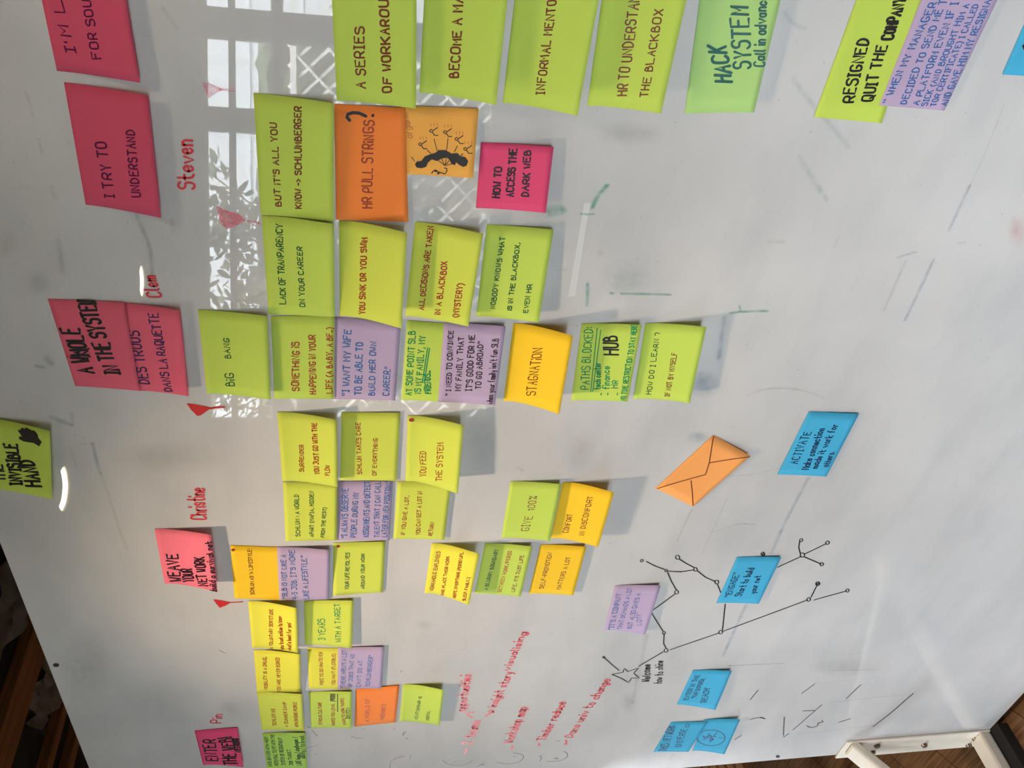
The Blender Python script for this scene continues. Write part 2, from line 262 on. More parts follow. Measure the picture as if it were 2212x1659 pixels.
NOTES={
'im':("deep pink sticky note beginning I'M L, cut off by the frame",'rose',0.8,[[375.98,473.03,0.8],[488.09,473.13,0.8],[489.39,401.04,8.8],[373.31,399.79,9.8]],[["I'M L","p",0.14,[[0.168,0.2699],[0.5643,0.2234],[0.1585,0.1587]]],["FOR SOU","p",0.14,[[0.1494,0.5629],[0.5952,0.5655],[0.1395,0.4605]]]],[]),
'try':('deep pink sticky note reading I TRY TO UNDERSTAND','rose',0.8,[[238.72,473.01,0.8],[365.46,469.15,0.8],[361.77,394.48,9.8],[232.12,399.53,10.8]],[["I TRY TO","p",0.14,[[0.1023,0.4013],[0.5712,0.3945],[0.0872,0.2709]]],["UNDERSTAND","p",0.14,[[0.154,0.7475],[0.7098,0.776],[0.1394,0.6345]]]],[]),
'hole':('coral pink sticky note headed A WHOLE IN THE SYSTEM with one letter blotted','coral',0.8,[[-4.44,527.92,0.8],[120.56,532.78,0.8],[119.29,454.2,2.8],[-9.36,455.72,3.8]],[["A WHOLE","k",0.15,[[0.1813,0.3456],[0.6889,0.3108],[0.1691,0.1008]]],["IN THE SYSTEM","k",0.15,[[0.1871,0.7298],[1.0201,0.5954],[0.1735,0.5026]]]],[["line","k",2.0,[[0.3622,0.1184],[0.4345,0.227],[0.4681,0.3704]]],["line","k",1.99,[[0.4172,0.1385],[0.3942,0.2294],[0.3733,0.3557]]],["line","k",1.75,[[0.3497,0.1471],[0.4401,0.3446]]],["line","r",1.24,[[0.3445,0.0044],[0.373,0.04],[0.3529,0.0489],[0.3811,0.0759]]]]),
'trous':('coral pink sticky note saying DES TROUS DANS LA RAQUETTE','coral',1.4,[[-11.06,457.69,1.4],[117.96,455.82,1.4],[114.33,394.81,9.4],[-12.12,399.22,10.4]],[["DES TROUS","n",0.14,[[0.0909,0.2227],[0.6984,0.1844],[0.0855,0.0331]]],["DANS LA RAQUETTE","n",0.14,[[0.0314,0.6595],[0.9285,0.5899],[0.0181,0.4986]]]],[]),
'series':('lime sticky note starting A SERIES OF WORKAROU, cut off by the frame','lime',0.8,[[364.44,220.94,0.8],[493.79,225.92,0.8],[496.39,150.36,14.8],[367.46,144.16,15.8]],[["A SERIES","m",0.14,[[0.1124,0.3657],[0.5576,0.3699],[0.1056,0.2495]]],["OF WORKAROU","m",0.17,[[0.1041,0.6912],[0.7618,0.6633],[0.0963,0.5867]]]],[]),
'become':('lime sticky note starting BECOME A M, cut off by the frame','lime',0.8,[[378.0,140.65,0.8],[508.97,141.14,0.8],[512.44,66.66,18.8],[377.99,65.89,19.8]],[["BECOME A MA","m",0.16,[[0.1511,0.4906],[0.7205,0.4693],[0.1406,0.3789]]]],[]),
'mentor':('lime sticky note starting INFORMAL MENTO, cut off by the frame','lime',0.8,[[373.18,56.24,0.8],[516.53,56.9,0.8],[520.51,-18.81,20.8],[373.19,-17.64,21.8]],[["INFORMAL MENTO","m",0.14,[[0.101,0.5313],[0.7172,0.5117],[0.091,0.4272]]]],[]),
'hrbox':('lime sticky note about HR TO UNDERSTAND THE BLACKBOX','lime',0.8,[[376.04,-32.03,0.8],[523.89,-24.99,0.8],[525.05,-103.96,16.8],[379.58,-106.08,17.8]],[["HR TO UNDERSTAN","m",0.12,[[0.0945,0.5066],[0.7395,0.4525],[0.0869,0.3822]]],["THE BLACKBOX","m",0.14,[[0.1034,0.7831],[0.6821,0.7553],[0.0963,0.6884]]]],[]),
'hack':('pale mint green sticky note reading HACK SYSTEM, call in advance','mint',0.8,[[373.94,-138.52,0.8],[526.31,-118.86,0.8],[529.41,-199.64,8.8],[383.5,-211.14,8.8]],[["HACK","T",0.14,[[0.2213,0.6024],[0.459,0.4297],[0.2206,0.3874]]],["SYSTEM","T",0.11,[[0.3177,0.8152],[0.7159,0.6285],[0.3149,0.5905]]],["Call in advance","T",0.14,[[0.3335,0.9906],[0.7888,0.821],[0.3313,0.8558]]]],[]),
'resign':('bright lime sticky note reading RESIGNED QUIT THE COMPANY','lime',0.8,[[379.65,-284.92,0.8],[545.23,-285.55,0.8],[545.19,-353.76,1.2],[378.13,-367.03,1.2]],[["RESIGNED","k",0.14,[[0.1204,0.4812],[0.5144,0.3881],[0.1138,0.319]]],["QUIT THE","k",0.14,[[0.1395,0.7591],[0.4875,0.6844],[0.1332,0.6052]]],["COMPANY","k",0.18,[[0.5299,0.7415],[0.7688,0.7254],[0.5236,0.5842]]]],[]),
'when':('lilac sticky note of dense blue writing beginning WHEN MY MANAGER','purple',1.5,[[397.44,-355.06,1.5],[549.45,-354.01,1.5],[555.43,-436.23,4.5],[397.99,-432.66,4.5]],[["\" WHEN MY MANAGER","b",0.14,[[0.0305,0.1266],[0.7032,0.2231],[0.0276,0.0293]]],["DECIDED TO SEND ME T","b",0.14,[[0.0272,0.3939],[0.7236,0.3397],[0.0238,0.3018]]],["A PLATFORM EVEN IF I","b",0.14,[[0.0256,0.5767],[0.7111,0.5032],[0.0221,0.4848]]],["SICK (AND BROUGHT HIM A","b",0.14,[[0.0248,0.7079],[0.7013,0.6553],[0.0216,0.6262]]],["TOR CERTIFICATE) I CALLED","b",0.14,[[0.0272,0.8343],[0.7027,0.7829],[0.024,0.7527]]],["AND GAVE HIM MY RESIGNA","b",0.14,[[0.036,0.9931],[0.736,0.926],[0.0324,0.9015]]]],[]),
'but':("lime sticky note reading BUT IT'S ALL YOU KNOW with an arrow",'lime',0.8,[[234.68,300.99,0.8],[366.8,299.65,0.8],[366.01,223.67,11.3],[233.89,224.87,8.3]],[["BUT iT'S ALL YOU","m",0.18,[[0.0914,0.2813],[0.7844,0.267],[0.0869,0.2029]]],["KNOW -> SCHLUMBERGER","m",0.18,[[0.0889,0.5573],[0.9345,0.5852],[0.0832,0.4753]]]],[]),
'lack':('lime sticky note reading LACK OF TRANPARENCY ON YOUR CAREER','lime',0.8,[[105.14,300.07,0.8],[233.89,300.09,0.8],[233.94,224.8,13.3],[105.31,224.99,4.3]],[["LACK OF TRANPARENCY","g",0.16,[[0.1201,0.2692],[0.9273,0.2774],[0.1175,0.183]]],["ON YOUR CAREER","g",0.16,[[0.0993,0.557],[0.7277,0.5444],[0.0962,0.4804]]]],[]),
'hr':('orange sticky note reading HR PULL STRINGS with big black question mark','orange',0.8,[[231.97,222.74,0.8],[360.77,223.42,0.8],[362.35,153.74,2.8],[233.9,145.09,2.8]],[["HR PULL STRiNGS","r",0.12,[[0.1219,0.4953],[0.8813,0.5449],[0.1188,0.3545]]]],[["line","k",3.42,[[0.877,0.2099],[0.9004,0.1751],[0.9259,0.1887],[0.9396,0.252],[0.9393,0.3408],[0.917,0.4372]]],["fill","k",0.0,[[0.9403,0.532],[0.9364,0.5546],[0.9225,0.5574],[0.9127,0.5425],[0.9138,0.5181],[0.9257,0.5104]]]]),
'organe':('square apricot sticky note with black caterpillar doodle and small figures','apricot',1.6,[[289.76,156.31,1.6],[363.97,157.88,1.6],[366.27,80.44,3.1],[291.51,79.4,6.6]],[["organe","o",0.07,[[0.5484,0.1568],[0.9087,0.0766],[0.545,0.0654]]]],[["fill","k",0.0,[[0.1548,0.199],[0.1997,0.221],[0.2118,0.283],[0.2838,0.3271],[0.3226,0.4032],[0.3434,0.4644],[0.3888,0.5089],[0.3943,0.6016],[0.3482,0.682],[0.3616,0.7591],[0.3137,0.809],[0.3094,0.8719],[0.2524,0.915],[0.1823,0.8962],[0.1617,0.8503],[0.1842,0.8015],[0.224,0.7519],[0.1798,0.7388],[0.1939,0.6908],[0.2526,0.664],[0.2844,0.6231],[0.2623,0.5461],[0.2243,0.4933],[0.246,0.422],[0.1998,0.3771],[0.128,0.3486],[0.1033,0.2868],[0.1121,0.2238]]],["line","k",0.73,[[0.162,0.6061],[0.2339,0.5085]]],["line","k",0.73,[[0.162,0.6061],[0.2628,0.5539]]],["line","k",0.73,[[0.171,0.6104],[0.2753,0.6158]]],["line","k",0.73,[[0.1712,0.6135],[0.2526,0.664]]],["line","k",0.73,[[0.1671,0.6294],[0.2035,0.706]]],["line","k",0.72,[[0.3312,0.4029],[0.38,0.3544]]],["line","k",0.72,[[0.3789,0.4861],[0.5458,0.4399]]],["line","k",0.72,[[0.3951,0.614],[0.5643,0.6234]]],["line","k",0.73,[[0.3761,0.7193],[0.4664,0.7558]]],["line","k",0.73,[[0.3137,0.809],[0.3579,0.8327]]],["line","k",0.72,[[0.2069,0.1897],[0.2659,0.1491]]],["line","k",1.1,[[0.1267,0.6001],[0.1201,0.632],[0.0852,0.6339],[0.0362,0.6128],[0.0523,0.5408],[0.0833,0.4762],[0.0671,0.4454],[0.0326,0.4312]]],["fill","k",0.0,[[0.0858,0.4604],[0.0978,0.4834],[0.0816,0.5047],[0.0562,0.4932],[0.0581,0.4695]]],["fill","k",0.0,[[0.0497,0.5014],[0.0616,0.5214],[0.0451,0.538],[0.0228,0.5233],[0.0286,0.504]]],["line","k",0.95,[[0.459,0.236],[0.4856,0.2581],[0.4648,0.2819],[0.4347,0.2599],[0.459,0.236]]],["line","k",0.95,[[0.444,0.2749],[0.3978,0.3043],[0.4003,0.3505]]],["line","k",0.95,[[0.4648,0.2819],[0.5153,0.3414]]],["line","o",0.71,[[0.5695,0.2477],[0.5311,0.2551]]],["line","o",0.71,[[0.5716,0.2904],[0.5333,0.2979]]],["line","o",0.71,[[0.5737,0.3331],[0.5354,0.3407]]],["line","k",0.95,[[0.6593,0.3739],[0.6853,0.3957],[0.6649,0.4194],[0.6355,0.3978],[0.6593,0.3739]]],["line","k",0.95,[[0.6446,0.4126],[0.5995,0.4421],[0.6019,0.4879]]],["line","k",0.95,[[0.6649,0.4194],[0.7142,0.478]]],["line","o",0.71,[[0.7672,0.3846],[0.7297,0.3923]]],["line","o",0.71,[[0.7693,0.427],[0.7318,0.4347]]],["line","o",0.71,[[0.7714,0.4693],[0.734,0.4771]]],["line","k",0.95,[[0.6522,0.5574],[0.6782,0.5789],[0.658,0.603],[0.6286,0.5815],[0.6522,0.5574]]],["line","k",0.95,[[0.6378,0.5964],[0.5929,0.6264],[0.5954,0.6724]]],["line","k",0.95,[[0.658,0.603],[0.7074,0.6614]]],["line","o",0.71,[[0.7599,0.567],[0.7226,0.5751]]],["line","o",0.71,[[0.7621,0.6095],[0.7248,0.6177]]],["line","o",0.71,[[0.7643,0.652],[0.727,0.6602]]],["line","k",0.96,[[0.5613,0.716],[0.5875,0.7375],[0.5673,0.7619],[0.5376,0.7406],[0.5613,0.716]]],["line","k",0.96,[[0.5469,0.7554],[0.5018,0.7861],[0.5046,0.8324]]],["line","k",0.96,[[0.5673,0.7619],[0.6171,0.8204]]],["line","o",0.72,[[0.6696,0.7248],[0.6321,0.7333]]],["line","o",0.72,[[0.672,0.7676],[0.6345,0.7761]]],["line","o",0.72,[[0.6744,0.8105],[0.6369,0.8191]]],["line","k",0.97,[[0.4261,0.8407],[0.4528,0.8622],[0.4324,0.887],[0.4024,0.8656],[0.4261,0.8407]]],["line","k",0.97,[[0.4118,0.8806],[0.3664,0.9118],[0.3695,0.9585]]],["line","k",0.97,[[0.4324,0.887],[0.4832,0.9457]]],["line","o",0.72,[[0.5357,0.8489],[0.4978,0.8577]]],["line","o",0.72,[[0.5383,0.8921],[0.5005,0.9009]]],["line","o",0.73,[[0.5409,0.9353],[0.5031,0.9442]]]]),
'dark':('magenta sticky note asking HOW TO ACCESS THE DARK WEB','magenta',0.8,[[253.16,72.06,0.8],[329.6,74.11,0.8],[331.68,-2.18,6.8],[255.35,-4.81,9.3]],[["HOW TO","K",0.2,[[0.1804,0.3304],[0.6494,0.3103],[0.1738,0.2323]]],["ACCESS THE","K",0.2,[[0.2169,0.5177],[0.9296,0.4968],[0.209,0.42]]],["DARK WEB","K",0.2,[[0.2354,0.7258],[0.9245,0.6953],[0.2271,0.6348]]]],[]),
'sink':('yellow green sticky note reading YOU SINK OR YOU SWIM','yellow',0.8,[[104.58,219.19,0.8],[231.55,219.36,0.8],[231.65,147.21,22.3],[104.72,148.06,24.3]],[["YOU SiNK OR YOU SWiM","r",0.18,[[0.0585,0.4024],[0.8613,0.4152],[0.0463,0.3146]]]],[]),
'alld':('yellow green sticky note reading ALL DECISIONS ARE TAKEN IN A BLACKBOX','yellow',0.8,[[106.23,142.7,0.8],[233.38,137.38,0.8],[230.38,63.31,16.3],[102.98,68.11,15.8]],[["ALL DECiSiONS ARE TAKEN","r",0.18,[[0.0906,0.2724],[0.9755,0.2753],[0.0826,0.1934]]],["iN A BLACKBOX","r",0.18,[[0.0704,0.5348],[0.6493,0.5452],[0.0594,0.4529]]],["(MYSTERY)","r",0.16,[[0.0797,0.8204],[0.4575,0.821],[0.066,0.7323]]]],[]),
'nobody':('lime sticky note reading NOBODY KNOWS WHAT IS IN THE BLACKBOX','lime',0.8,[[107.72,57.4,0.8],[233.31,57.62,0.8],[233.44,-17.66,6.8],[107.95,-17.95,12.3]],[["NOBODY KNOWS WHAT","g",0.17,[[0.0999,0.28],[0.8804,0.2949],[0.0955,0.2069]]],["iS iN THE BLACKBOX,","g",0.18,[[0.0999,0.5469],[0.8336,0.5284],[0.0942,0.4781]]],["EVEN HR","g",0.18,[[0.0961,0.799],[0.4118,0.8081],[0.0896,0.7307]]]],[]),
'bang':('lime sticky note reading BIG BANG','lime',0.8,[[-15.94,379.85,0.8],[109.9,377.33,0.8],[108.26,300.37,8.8],[-17.52,303.41,10.3]],[["BiG","g",0.12,[[0.1223,0.4368],[0.2785,0.4354],[0.1128,0.3134]]],["BANG","g",0.14,[[0.464,0.4123],[0.6976,0.4075],[0.4579,0.3301]]]],[]),
'something':('lime sticky note reading SOMETHING IS HAPPENING IN YOUR LIFE','lime',0.8,[[-24.69,299.95,0.8],[102.56,297.62,0.8],[105.9,225.01,2.8],[-22.99,227.2,2.8]],[["SOMETHiNG iS","r",0.15,[[0.1044,0.4098],[0.7013,0.4303],[0.1045,0.2991]]],["HAPPENiNG iN YOUR","r",0.15,[[0.0613,0.6964],[0.7805,0.6873],[0.0609,0.5922]]],["LIFE (A BABY, A BF..)","r",0.15,[[0.0726,0.9678],[0.8678,0.9664],[0.0719,0.8709]]]],[]),
'wife':('lilac sticky note reading I WANT MY WIFE TO BE ABLE','purple',0.8,[[-25.44,226.39,0.8],[102.8,224.53,0.8],[98.45,147.72,3.8],[-24.93,149.83,3.8]],[["\"I WANT MY WiFE","b",0.16,[[0.0502,0.2375],[0.8602,0.2394],[0.0491,0.1297]]],["TO BE ABLE TO","b",0.16,[[0.0637,0.4336],[0.7224,0.4257],[0.0617,0.3292]]],["BUiLD HER OWN","b",0.16,[[0.0636,0.6494],[0.7431,0.6355],[0.0614,0.5569]]],["CAREER.\"","b",0.15,[[0.0649,0.8847],[0.4397,0.8858],[0.0621,0.7832]]]],[]),
'slb':('bright lime sticky note with green double-underlined MY FAMILY','lime',0.8,[[-26.38,141.96,0.8],[99.82,140.22,0.8],[95.71,81.19,1.1],[-29.78,87.31,1.1]],[["AT SOME POINT SLB","t",0.16,[[0.0691,0.2228],[0.8768,0.1868],[0.0654,0.0915]]],["iS MY FAMILY, MY","t",0.16,[[0.1006,0.4284],[0.8313,0.4016],[0.0967,0.299]]],["FRIENDS...","t",0.18,[[0.1049,0.6691],[0.3997,0.5915],[0.1007,0.5323]]]],[["line","t",1.34,[[0.2419,0.4447],[0.6913,0.4765]]],["line","t",1.34,[[0.2433,0.4875],[0.6883,0.5191]]]]),
'convince':('lilac sticky note in black ink beginning I NEED TO CONVINCE','purple',1.5,[[-30.21,94.56,1.5],[97.79,95.99,1.5],[98.46,21.12,8.0],[-29.39,20.47,9.0]],[["\" I NEED TO CONVINCE","K",0.18,[[0.0978,0.2092],[0.9031,0.162],[0.0961,0.128]]],["MY FAMILY THAT","K",0.16,[[0.1643,0.3777],[0.8375,0.3425],[0.1606,0.2868]]],["IT'S GOOD FOR ME","K",0.16,[[0.1738,0.5695],[0.8682,0.5206],[0.1687,0.471]]],["TO GO ABROAD\"","K",0.17,[[0.2073,0.7207],[0.7991,0.6696],[0.2022,0.633]]],["when your family isn't fun SLB","K",0.13,[[0.0208,0.9537],[0.8449,0.9093],[0.0139,0.8518]]]],[]),
'stag':('amber sticky note reading STAGNATION with its lower edge lifted','amber',0.8,[[-29.02,7.69,0.8],[97.57,10.56,0.8],[99.18,-59.48,26.8],[-27.43,-62.23,28.8]],[["STAGNATiON","m",0.08,[[0.1472,0.5451],[0.762,0.5575],[0.1161,0.3867]]]],[]),
'paths':('bright lime sticky note reading PATHS BLOCKED with big black HUB','lime',0.8,[[-28.24,-84.2,0.8],[98.91,-75.68,0.8],[104.46,-150.84,8.8],[-23.38,-159.88,8.8]],[["PATHS BLOCKED:","t",0.1,[[0.1546,0.2826],[0.9526,0.2007],[0.1547,0.1441]]],["tech center","t",0.15,[[0.1579,0.4886],[0.5054,0.4173],[0.1558,0.3796]]],["finance","t",0.14,[[0.1648,0.642],[0.4632,0.583],[0.1616,0.5266]]],["HR","t",0.14,[[0.1834,0.787],[0.282,0.7649],[0.1799,0.6861]]],["NO TIME RESTRICTION TO STAY HERE","t",0.17,[[0.021,0.956],[0.9989,0.926],[0.0174,0.872]]],["HUB","k",0.12,[[0.6185,0.6892],[0.8481,0.6256],[0.6127,0.4602]]]],[["line","t",1.11,[[0.1205,0.3246],[0.9466,0.2725]]],["line","t",1.11,[[0.1251,0.3592],[0.9227,0.3361]]],["line","t",1.4,[[0.0781,0.512],[0.1032,0.5139]]],["line","t",1.4,[[0.0855,0.629],[0.1092,0.6292]]],["line","t",1.41,[[0.0871,0.7963],[0.1149,0.7971]]]]),
'learn':('bright lime sticky note asking HOW DO I LEARN IF NOT BY MYSELF','lime',0.8,[[-25.42,-170.48,0.8],[100.89,-158.32,0.8],[107.95,-233.27,15.8],[-18.09,-244.32,17.8]],[["HOW DO I LEARN ?","g",0.11,[[0.0661,0.3092],[0.887,0.276],[0.063,0.2273]]],["IF NOT BY MYSELF","m",0.12,[[0.0579,0.6373],[0.6429,0.6215],[0.0509,0.555]]]],[]),
'surr':('yellow green sticky note headed SURRENDER','yellow',0.8,[[-173.47,297.16,0.8],[-46.94,297.68,0.8],[-46.79,223.17,16.3],[-173.1,222.77,14.3]],[["SURRENDER","r",0.17,[[0.1618,0.3954],[0.5618,0.4108],[0.155,0.3229]]],["YOU JUST GO WiTH THE","r",0.17,[[0.155,0.6663],[0.9025,0.6489],[0.1445,0.5835]]],["FLOW","r",0.17,[[0.1623,0.8508],[0.3118,0.8548],[0.1512,0.7748]]]],[]),
'takes':('yellow green sticky note reading TAKES CARE OF EVERYTHING, shaded along its top','yellow',0.8,[[-173.69,219.79,0.8],[-48.11,217.52,0.8],[-47.47,142.39,2.8],[-175.48,142.41,2.8]],[["SCHLUM TAKES CARE","r",0.16,[[0.0964,0.373],[0.8558,0.322],[0.0954,0.2986]]],["OF EVERYTHiNG","r",0.17,[[0.0819,0.6303],[0.6356,0.6292],[0.0806,0.562]]]],[]),
'feed':('curled yellow green sticky note with red dot reading YOU FEED THE SYSTEM','yellow',0.8,[[-178.86,129.95,0.8],[-54.23,132.39,0.8],[-52.71,60.63,21.8],[-177.45,58.74,27.8]],[["YOU FEED","r",0.1,[[0.117,0.3912],[0.4996,0.3562],[0.0968,0.2782]]],["THE SYSTEM","r",0.1,[[0.1126,0.6878],[0.684,0.6625],[0.0861,0.5824]]]],[["dot","d",0.0,[[0.9391,0.1244],[0.9236,0.1153],[0.9144,0.0896],[0.9149,0.0573],[0.9249,0.0307],[0.9406,0.02],[0.956,0.0291],[0.9651,0.0547],[0.9647,0.0869],[0.9547,0.1135]]]]),
'world':('yellow green sticky note reading A WORLD APART, hidden from the rest','yellow',0.8,[[-300.06,298.33,0.8],[-175.31,296.63,0.8],[-176.08,223.5,6.3],[-299.71,224.96,2.3]],[["SCHLUM : A WORLD","g",0.16,[[0.0819,0.2854],[0.7935,0.2787],[0.0831,0.2074]]],["APART (MAFIA, HIDDEN","g",0.16,[[0.0705,0.5434],[0.8596,0.5581],[0.0712,0.472]]],["FROM THE REST)","g",0.16,[[0.0602,0.7546],[0.5903,0.7926],[0.0608,0.6864]]]],[]),
'always':('lilac sticky note beginning I ALWAYS OBSERVE PEOPLE DURING MY ASSIGNMENTS','purple',0.8,[[-301.52,224.99,0.8],[-176.37,222.93,0.8],[-176.8,147.8,2.3],[-302.83,147.94,2.8]],[["\"I ALWAYS OBSERVE","b",0.15,[[0.0447,0.1855],[0.8796,0.189],[0.0461,0.0783]]],["PEOPLE DURiNG MY","b",0.15,[[0.0524,0.3516],[0.8192,0.3824],[0.0526,0.2545]]],["ASSiGNMENTS AND DETECT","b",0.15,[[0.0529,0.5936],[0.998,0.5862],[0.0525,0.4925]]],["TALENT THAT I CAN CALL","b",0.15,[[0.0541,0.7911],[0.9987,0.7733],[0.0534,0.6966]]],["LATER FOR NEW POSiTION.\"","b",0.15,[[0.0636,0.9345],[0.9998,0.9627],[0.0628,0.8433]]]],[]),
'give':('yellow green sticky note reading IF YOU GIVE A LOT','yellow',0.8,[[-302.31,142.41,0.8],[-178.56,140.93,0.8],[-179.73,65.56,4.3],[-303.28,66.45,4.8]],[["iF YOU GiVE A LOT,","r",0.16,[[0.0749,0.2113],[0.7626,0.2334],[0.0748,0.1396]]],["YOU CAN GET A LOT iN","r",0.16,[[0.0762,0.5078],[0.8449,0.4672],[0.0746,0.4323]]],["RETURN","r",0.16,[[0.0659,0.7489],[0.3096,0.7562],[0.0637,0.6769]]]],[]),
'g100':('bright lime sticky note reading GIVE 100% in thin letters','lime',0.8,[[-307.96,-21.72,0.8],[-182.89,-20.68,0.8],[-182.23,-94.51,8.8],[-307.17,-96.26,10.8]],[["GIVE","m",0.07,[[0.1513,0.533],[0.4166,0.5652],[0.1408,0.3752]]],["100%","m",0.08,[[0.5237,0.5667],[0.7737,0.573],[0.5146,0.4236]]]],[]),
'comfort':('amber sticky note reading COMFORT IN DISCOMFORT, strongly lifted','amber',0.8,[[-312.79,-100.4,0.8],[-186.93,-98.88,0.8],[-185.98,-170.86,23.8],[-311.94,-171.61,21.8]],[["COMFORT","m",0.1,[[0.1313,0.3389],[0.4653,0.3454],[0.1175,0.2402]]],["iN DiSCOMFORT","m",0.1,[[0.1467,0.659],[0.8449,0.6481],[0.1252,0.5612]]]],[]),
'weave':('salmon pink sticky note headed WEAVE YOUR NETWORK, build a survival net','salmon',0.8,[[-388.94,475.92,0.8],[-265.16,473.69,0.8],[-266.76,397.01,13.3],[-390.15,399.21,18.8]],[["WEAVE","K",0.14,[[0.0638,0.3197],[0.5662,0.3194],[0.0447,0.112]]],["YOUR","K",0.14,[[0.096,0.5572],[0.3376,0.5571],[0.0624,0.3624]]],["NET WORK","K",0.14,[[0.0768,0.8212],[0.5935,0.8167],[0.0379,0.6434]]],["build a survival net","K",0.16,[[0.0083,0.9747],[0.8946,0.9886],[-0.0204,0.8582]]]],[]),
'lifestyle':('amber sticky note with red dot calling something A LIFESTYLE','amber',0.8,[[-431.5,380.09,0.8],[-305.57,375.86,0.8],[-313.93,302.19,1.3],[-441.78,304.42,1.3]],[["SCHLUM AS 'A LIFESTYLE'","m",0.17,[[0.0952,0.3886],[0.9481,0.3911],[0.0922,0.3182]]]],[["dot","d",0.0,[[0.9236,0.0821],[0.909,0.0739],[0.8994,0.0549],[0.8986,0.0322],[0.9068,0.0145],[0.9209,0.0086],[0.9354,0.0168],[0.945,0.0358],[0.9458,0.0584],[0.9377,0.0761]]]]),
'slbnot':('lilac sticky note in blue ink saying NOT LIKE A 9-5 JOB','purple',1.4,[[-440.95,313.81,1.4],[-312.29,311.29,1.4],[-313.95,235.35,8.4],[-442.04,238.0,2.9]],[["\"SLB iS NOT LiKE A","b",0.15,[[0.0416,0.1541],[0.8631,0.164],[0.0446,0.0614]]],["9-5 JOB. IT'S MORE","b",0.15,[[0.0222,0.364],[0.949,0.3236],[0.0241,0.2646]]],["LiKE A LiFESTYLE.\"","b",0.15,[[0.0188,0.5907],[0.8502,0.5546],[0.0202,0.4878]]]],[]),
'revolves':('yellow green sticky note with dark dot reading YOUR LIFE REVOLVES','yellow',0.8,[[-435.76,231.98,0.8],[-307.58,230.39,0.8],[-305.71,154.34,2.8],[-429.38,154.76,2.8]],[["YOUR LiFE REVOLVES","g",0.17,[[0.1031,0.31],[0.8083,0.3137],[0.1082,0.2378]]],["AROUND YOUR WORK","g",0.17,[[0.0977,0.6263],[0.7847,0.6063],[0.1019,0.5598]]]],[["dot","d",0.0,[[0.939,0.1291],[0.9257,0.1227],[0.9181,0.1055],[0.9191,0.0841],[0.9283,0.0667],[0.9422,0.06],[0.9554,0.0664],[0.963,0.0836],[0.9621,0.1049],[0.953,0.1223]]]]),
'workah':('bright yellow sticky note about WORKAHOLIC EMPLOYEES, strongly lifted','canary',0.8,[[-439.3,88.25,0.8],[-315.43,84.57,0.8],[-317.59,13.52,22.8],[-441.11,18.81,26.3]],[["WORKAHOLiC EMPLOYEES","r",0.17,[[0.0618,0.1902],[0.8546,0.2145],[0.0546,0.1134]]],["WHO PLACE THEiR WORK","r",0.17,[[0.0226,0.4354],[0.7957,0.4155],[0.0068,0.3749]]],["ABOVE EVERYTHiNG (PERSO LiFE,","r",0.17,[[0.0319,0.6918],[0.9436,0.6773],[0.0124,0.6331]]],["SLEEP, FAMiLY..)","r",0.17,[[0.0575,0.9086],[0.5314,0.9072],[0.0346,0.8471]]]],[]),
'blurry':('lime sticky note reading A BLURRY BOUNDARY BETWEEN WORK/PERSO','lime',0.8,[[-446.46,5.78,0.8],[-319.49,2.49,0.8],[-321.18,-71.31,8.8],[-448.13,-68.96,9.3]],[["A BLURRY BOUNDARY","g",0.17,[[0.0847,0.2609],[0.887,0.3097],[0.0817,0.1825]]],["BETWEEN WORK/PERSO","r",0.15,[[0.0623,0.5619],[0.8779,0.5997],[0.0563,0.4844]]],["LiFE, iT'S JUST LiFE","m",0.13,[[0.0884,0.8469],[0.8149,0.8654],[0.0812,0.7743]]]],[]),
'selfp':('amber sticky note reading SELF-PROMOTION MATTERS A LOT','amber',0.8,[[-452.85,-84.92,0.8],[-327.35,-86.34,0.8],[-327.92,-159.09,7.3],[-453.57,-159.46,7.3]],[["SELF-PROMOTiON","m",0.13,[[0.11,0.2987],[0.8376,0.299],[0.1081,0.2045]]],["MATTERS A LOT","m",0.11,[[0.1114,0.6812],[0.7776,0.7168],[0.1064,0.588]]]],[]),
'company':("lilac sticky note beside the star map reading IT'S A COMPANY",'purple',0.8,[[-569.09,-236.22,0.8],[-440.71,-230.59,0.8],[-437.93,-308.63,6.8],[-575.14,-312.35,10.8]],[["\"IT'S A COMPANY","b",0.12,[[0.0231,0.232],[0.8226,0.1928],[0.0168,0.1162]]],["THAT DEMANDS A LOT","b",0.12,[[0.0548,0.4205],[0.9383,0.3988],[0.0452,0.3247]]],["BUT ALSO GiVES A","b",0.12,[[0.0852,0.6361],[0.8354,0.6185],[0.0732,0.5362]]],["LOT!\"","b",0.12,[[0.1852,0.8438],[0.4347,0.756],[0.1739,0.7508]]]],[]),
'activate':('blue sticky note headed ACTIVATE beside the orange envelope note','blue',0.8,[[-178.63,-434.39,0.8],[-49.4,-439.01,0.8],[-52.01,-518.21,3.3],[-181.6,-515.92,4.3]],[["ACTIVATE","N",0.1,[[0.1886,0.284],[0.6897,0.2547],[0.1846,0.1315]]],["Make connection","N",0.13,[[0.1027,0.5724],[0.751,0.4735],[0.0971,0.4302]]],["made it work for","N",0.13,[[0.1286,0.7253],[0.8222,0.6988],[0.1229,0.5926]]],["others.","N",0.13,[[0.1672,0.9359],[0.4032,0.9078],[0.1615,0.8126]]]],[]),
'engage':('blue sticky note headed ENGAGE over the drawn network lines','blue',0.8,[[-504.6,-430.27,0.8],[-376.55,-429.74,0.8],[-376.51,-508.73,4.3],[-504.01,-508.43,6.8]],[["\"ENGAGE\"","N",0.12,[[0.1439,0.2641],[0.6635,0.2278],[0.1453,0.1262]]],["Start to build","N",0.13,[[0.1606,0.5115],[0.767,0.5078],[0.1582,0.3653]]],["your net","N",0.14,[[0.223,0.8052],[0.6036,0.7377],[0.219,0.6776]]]],[]),
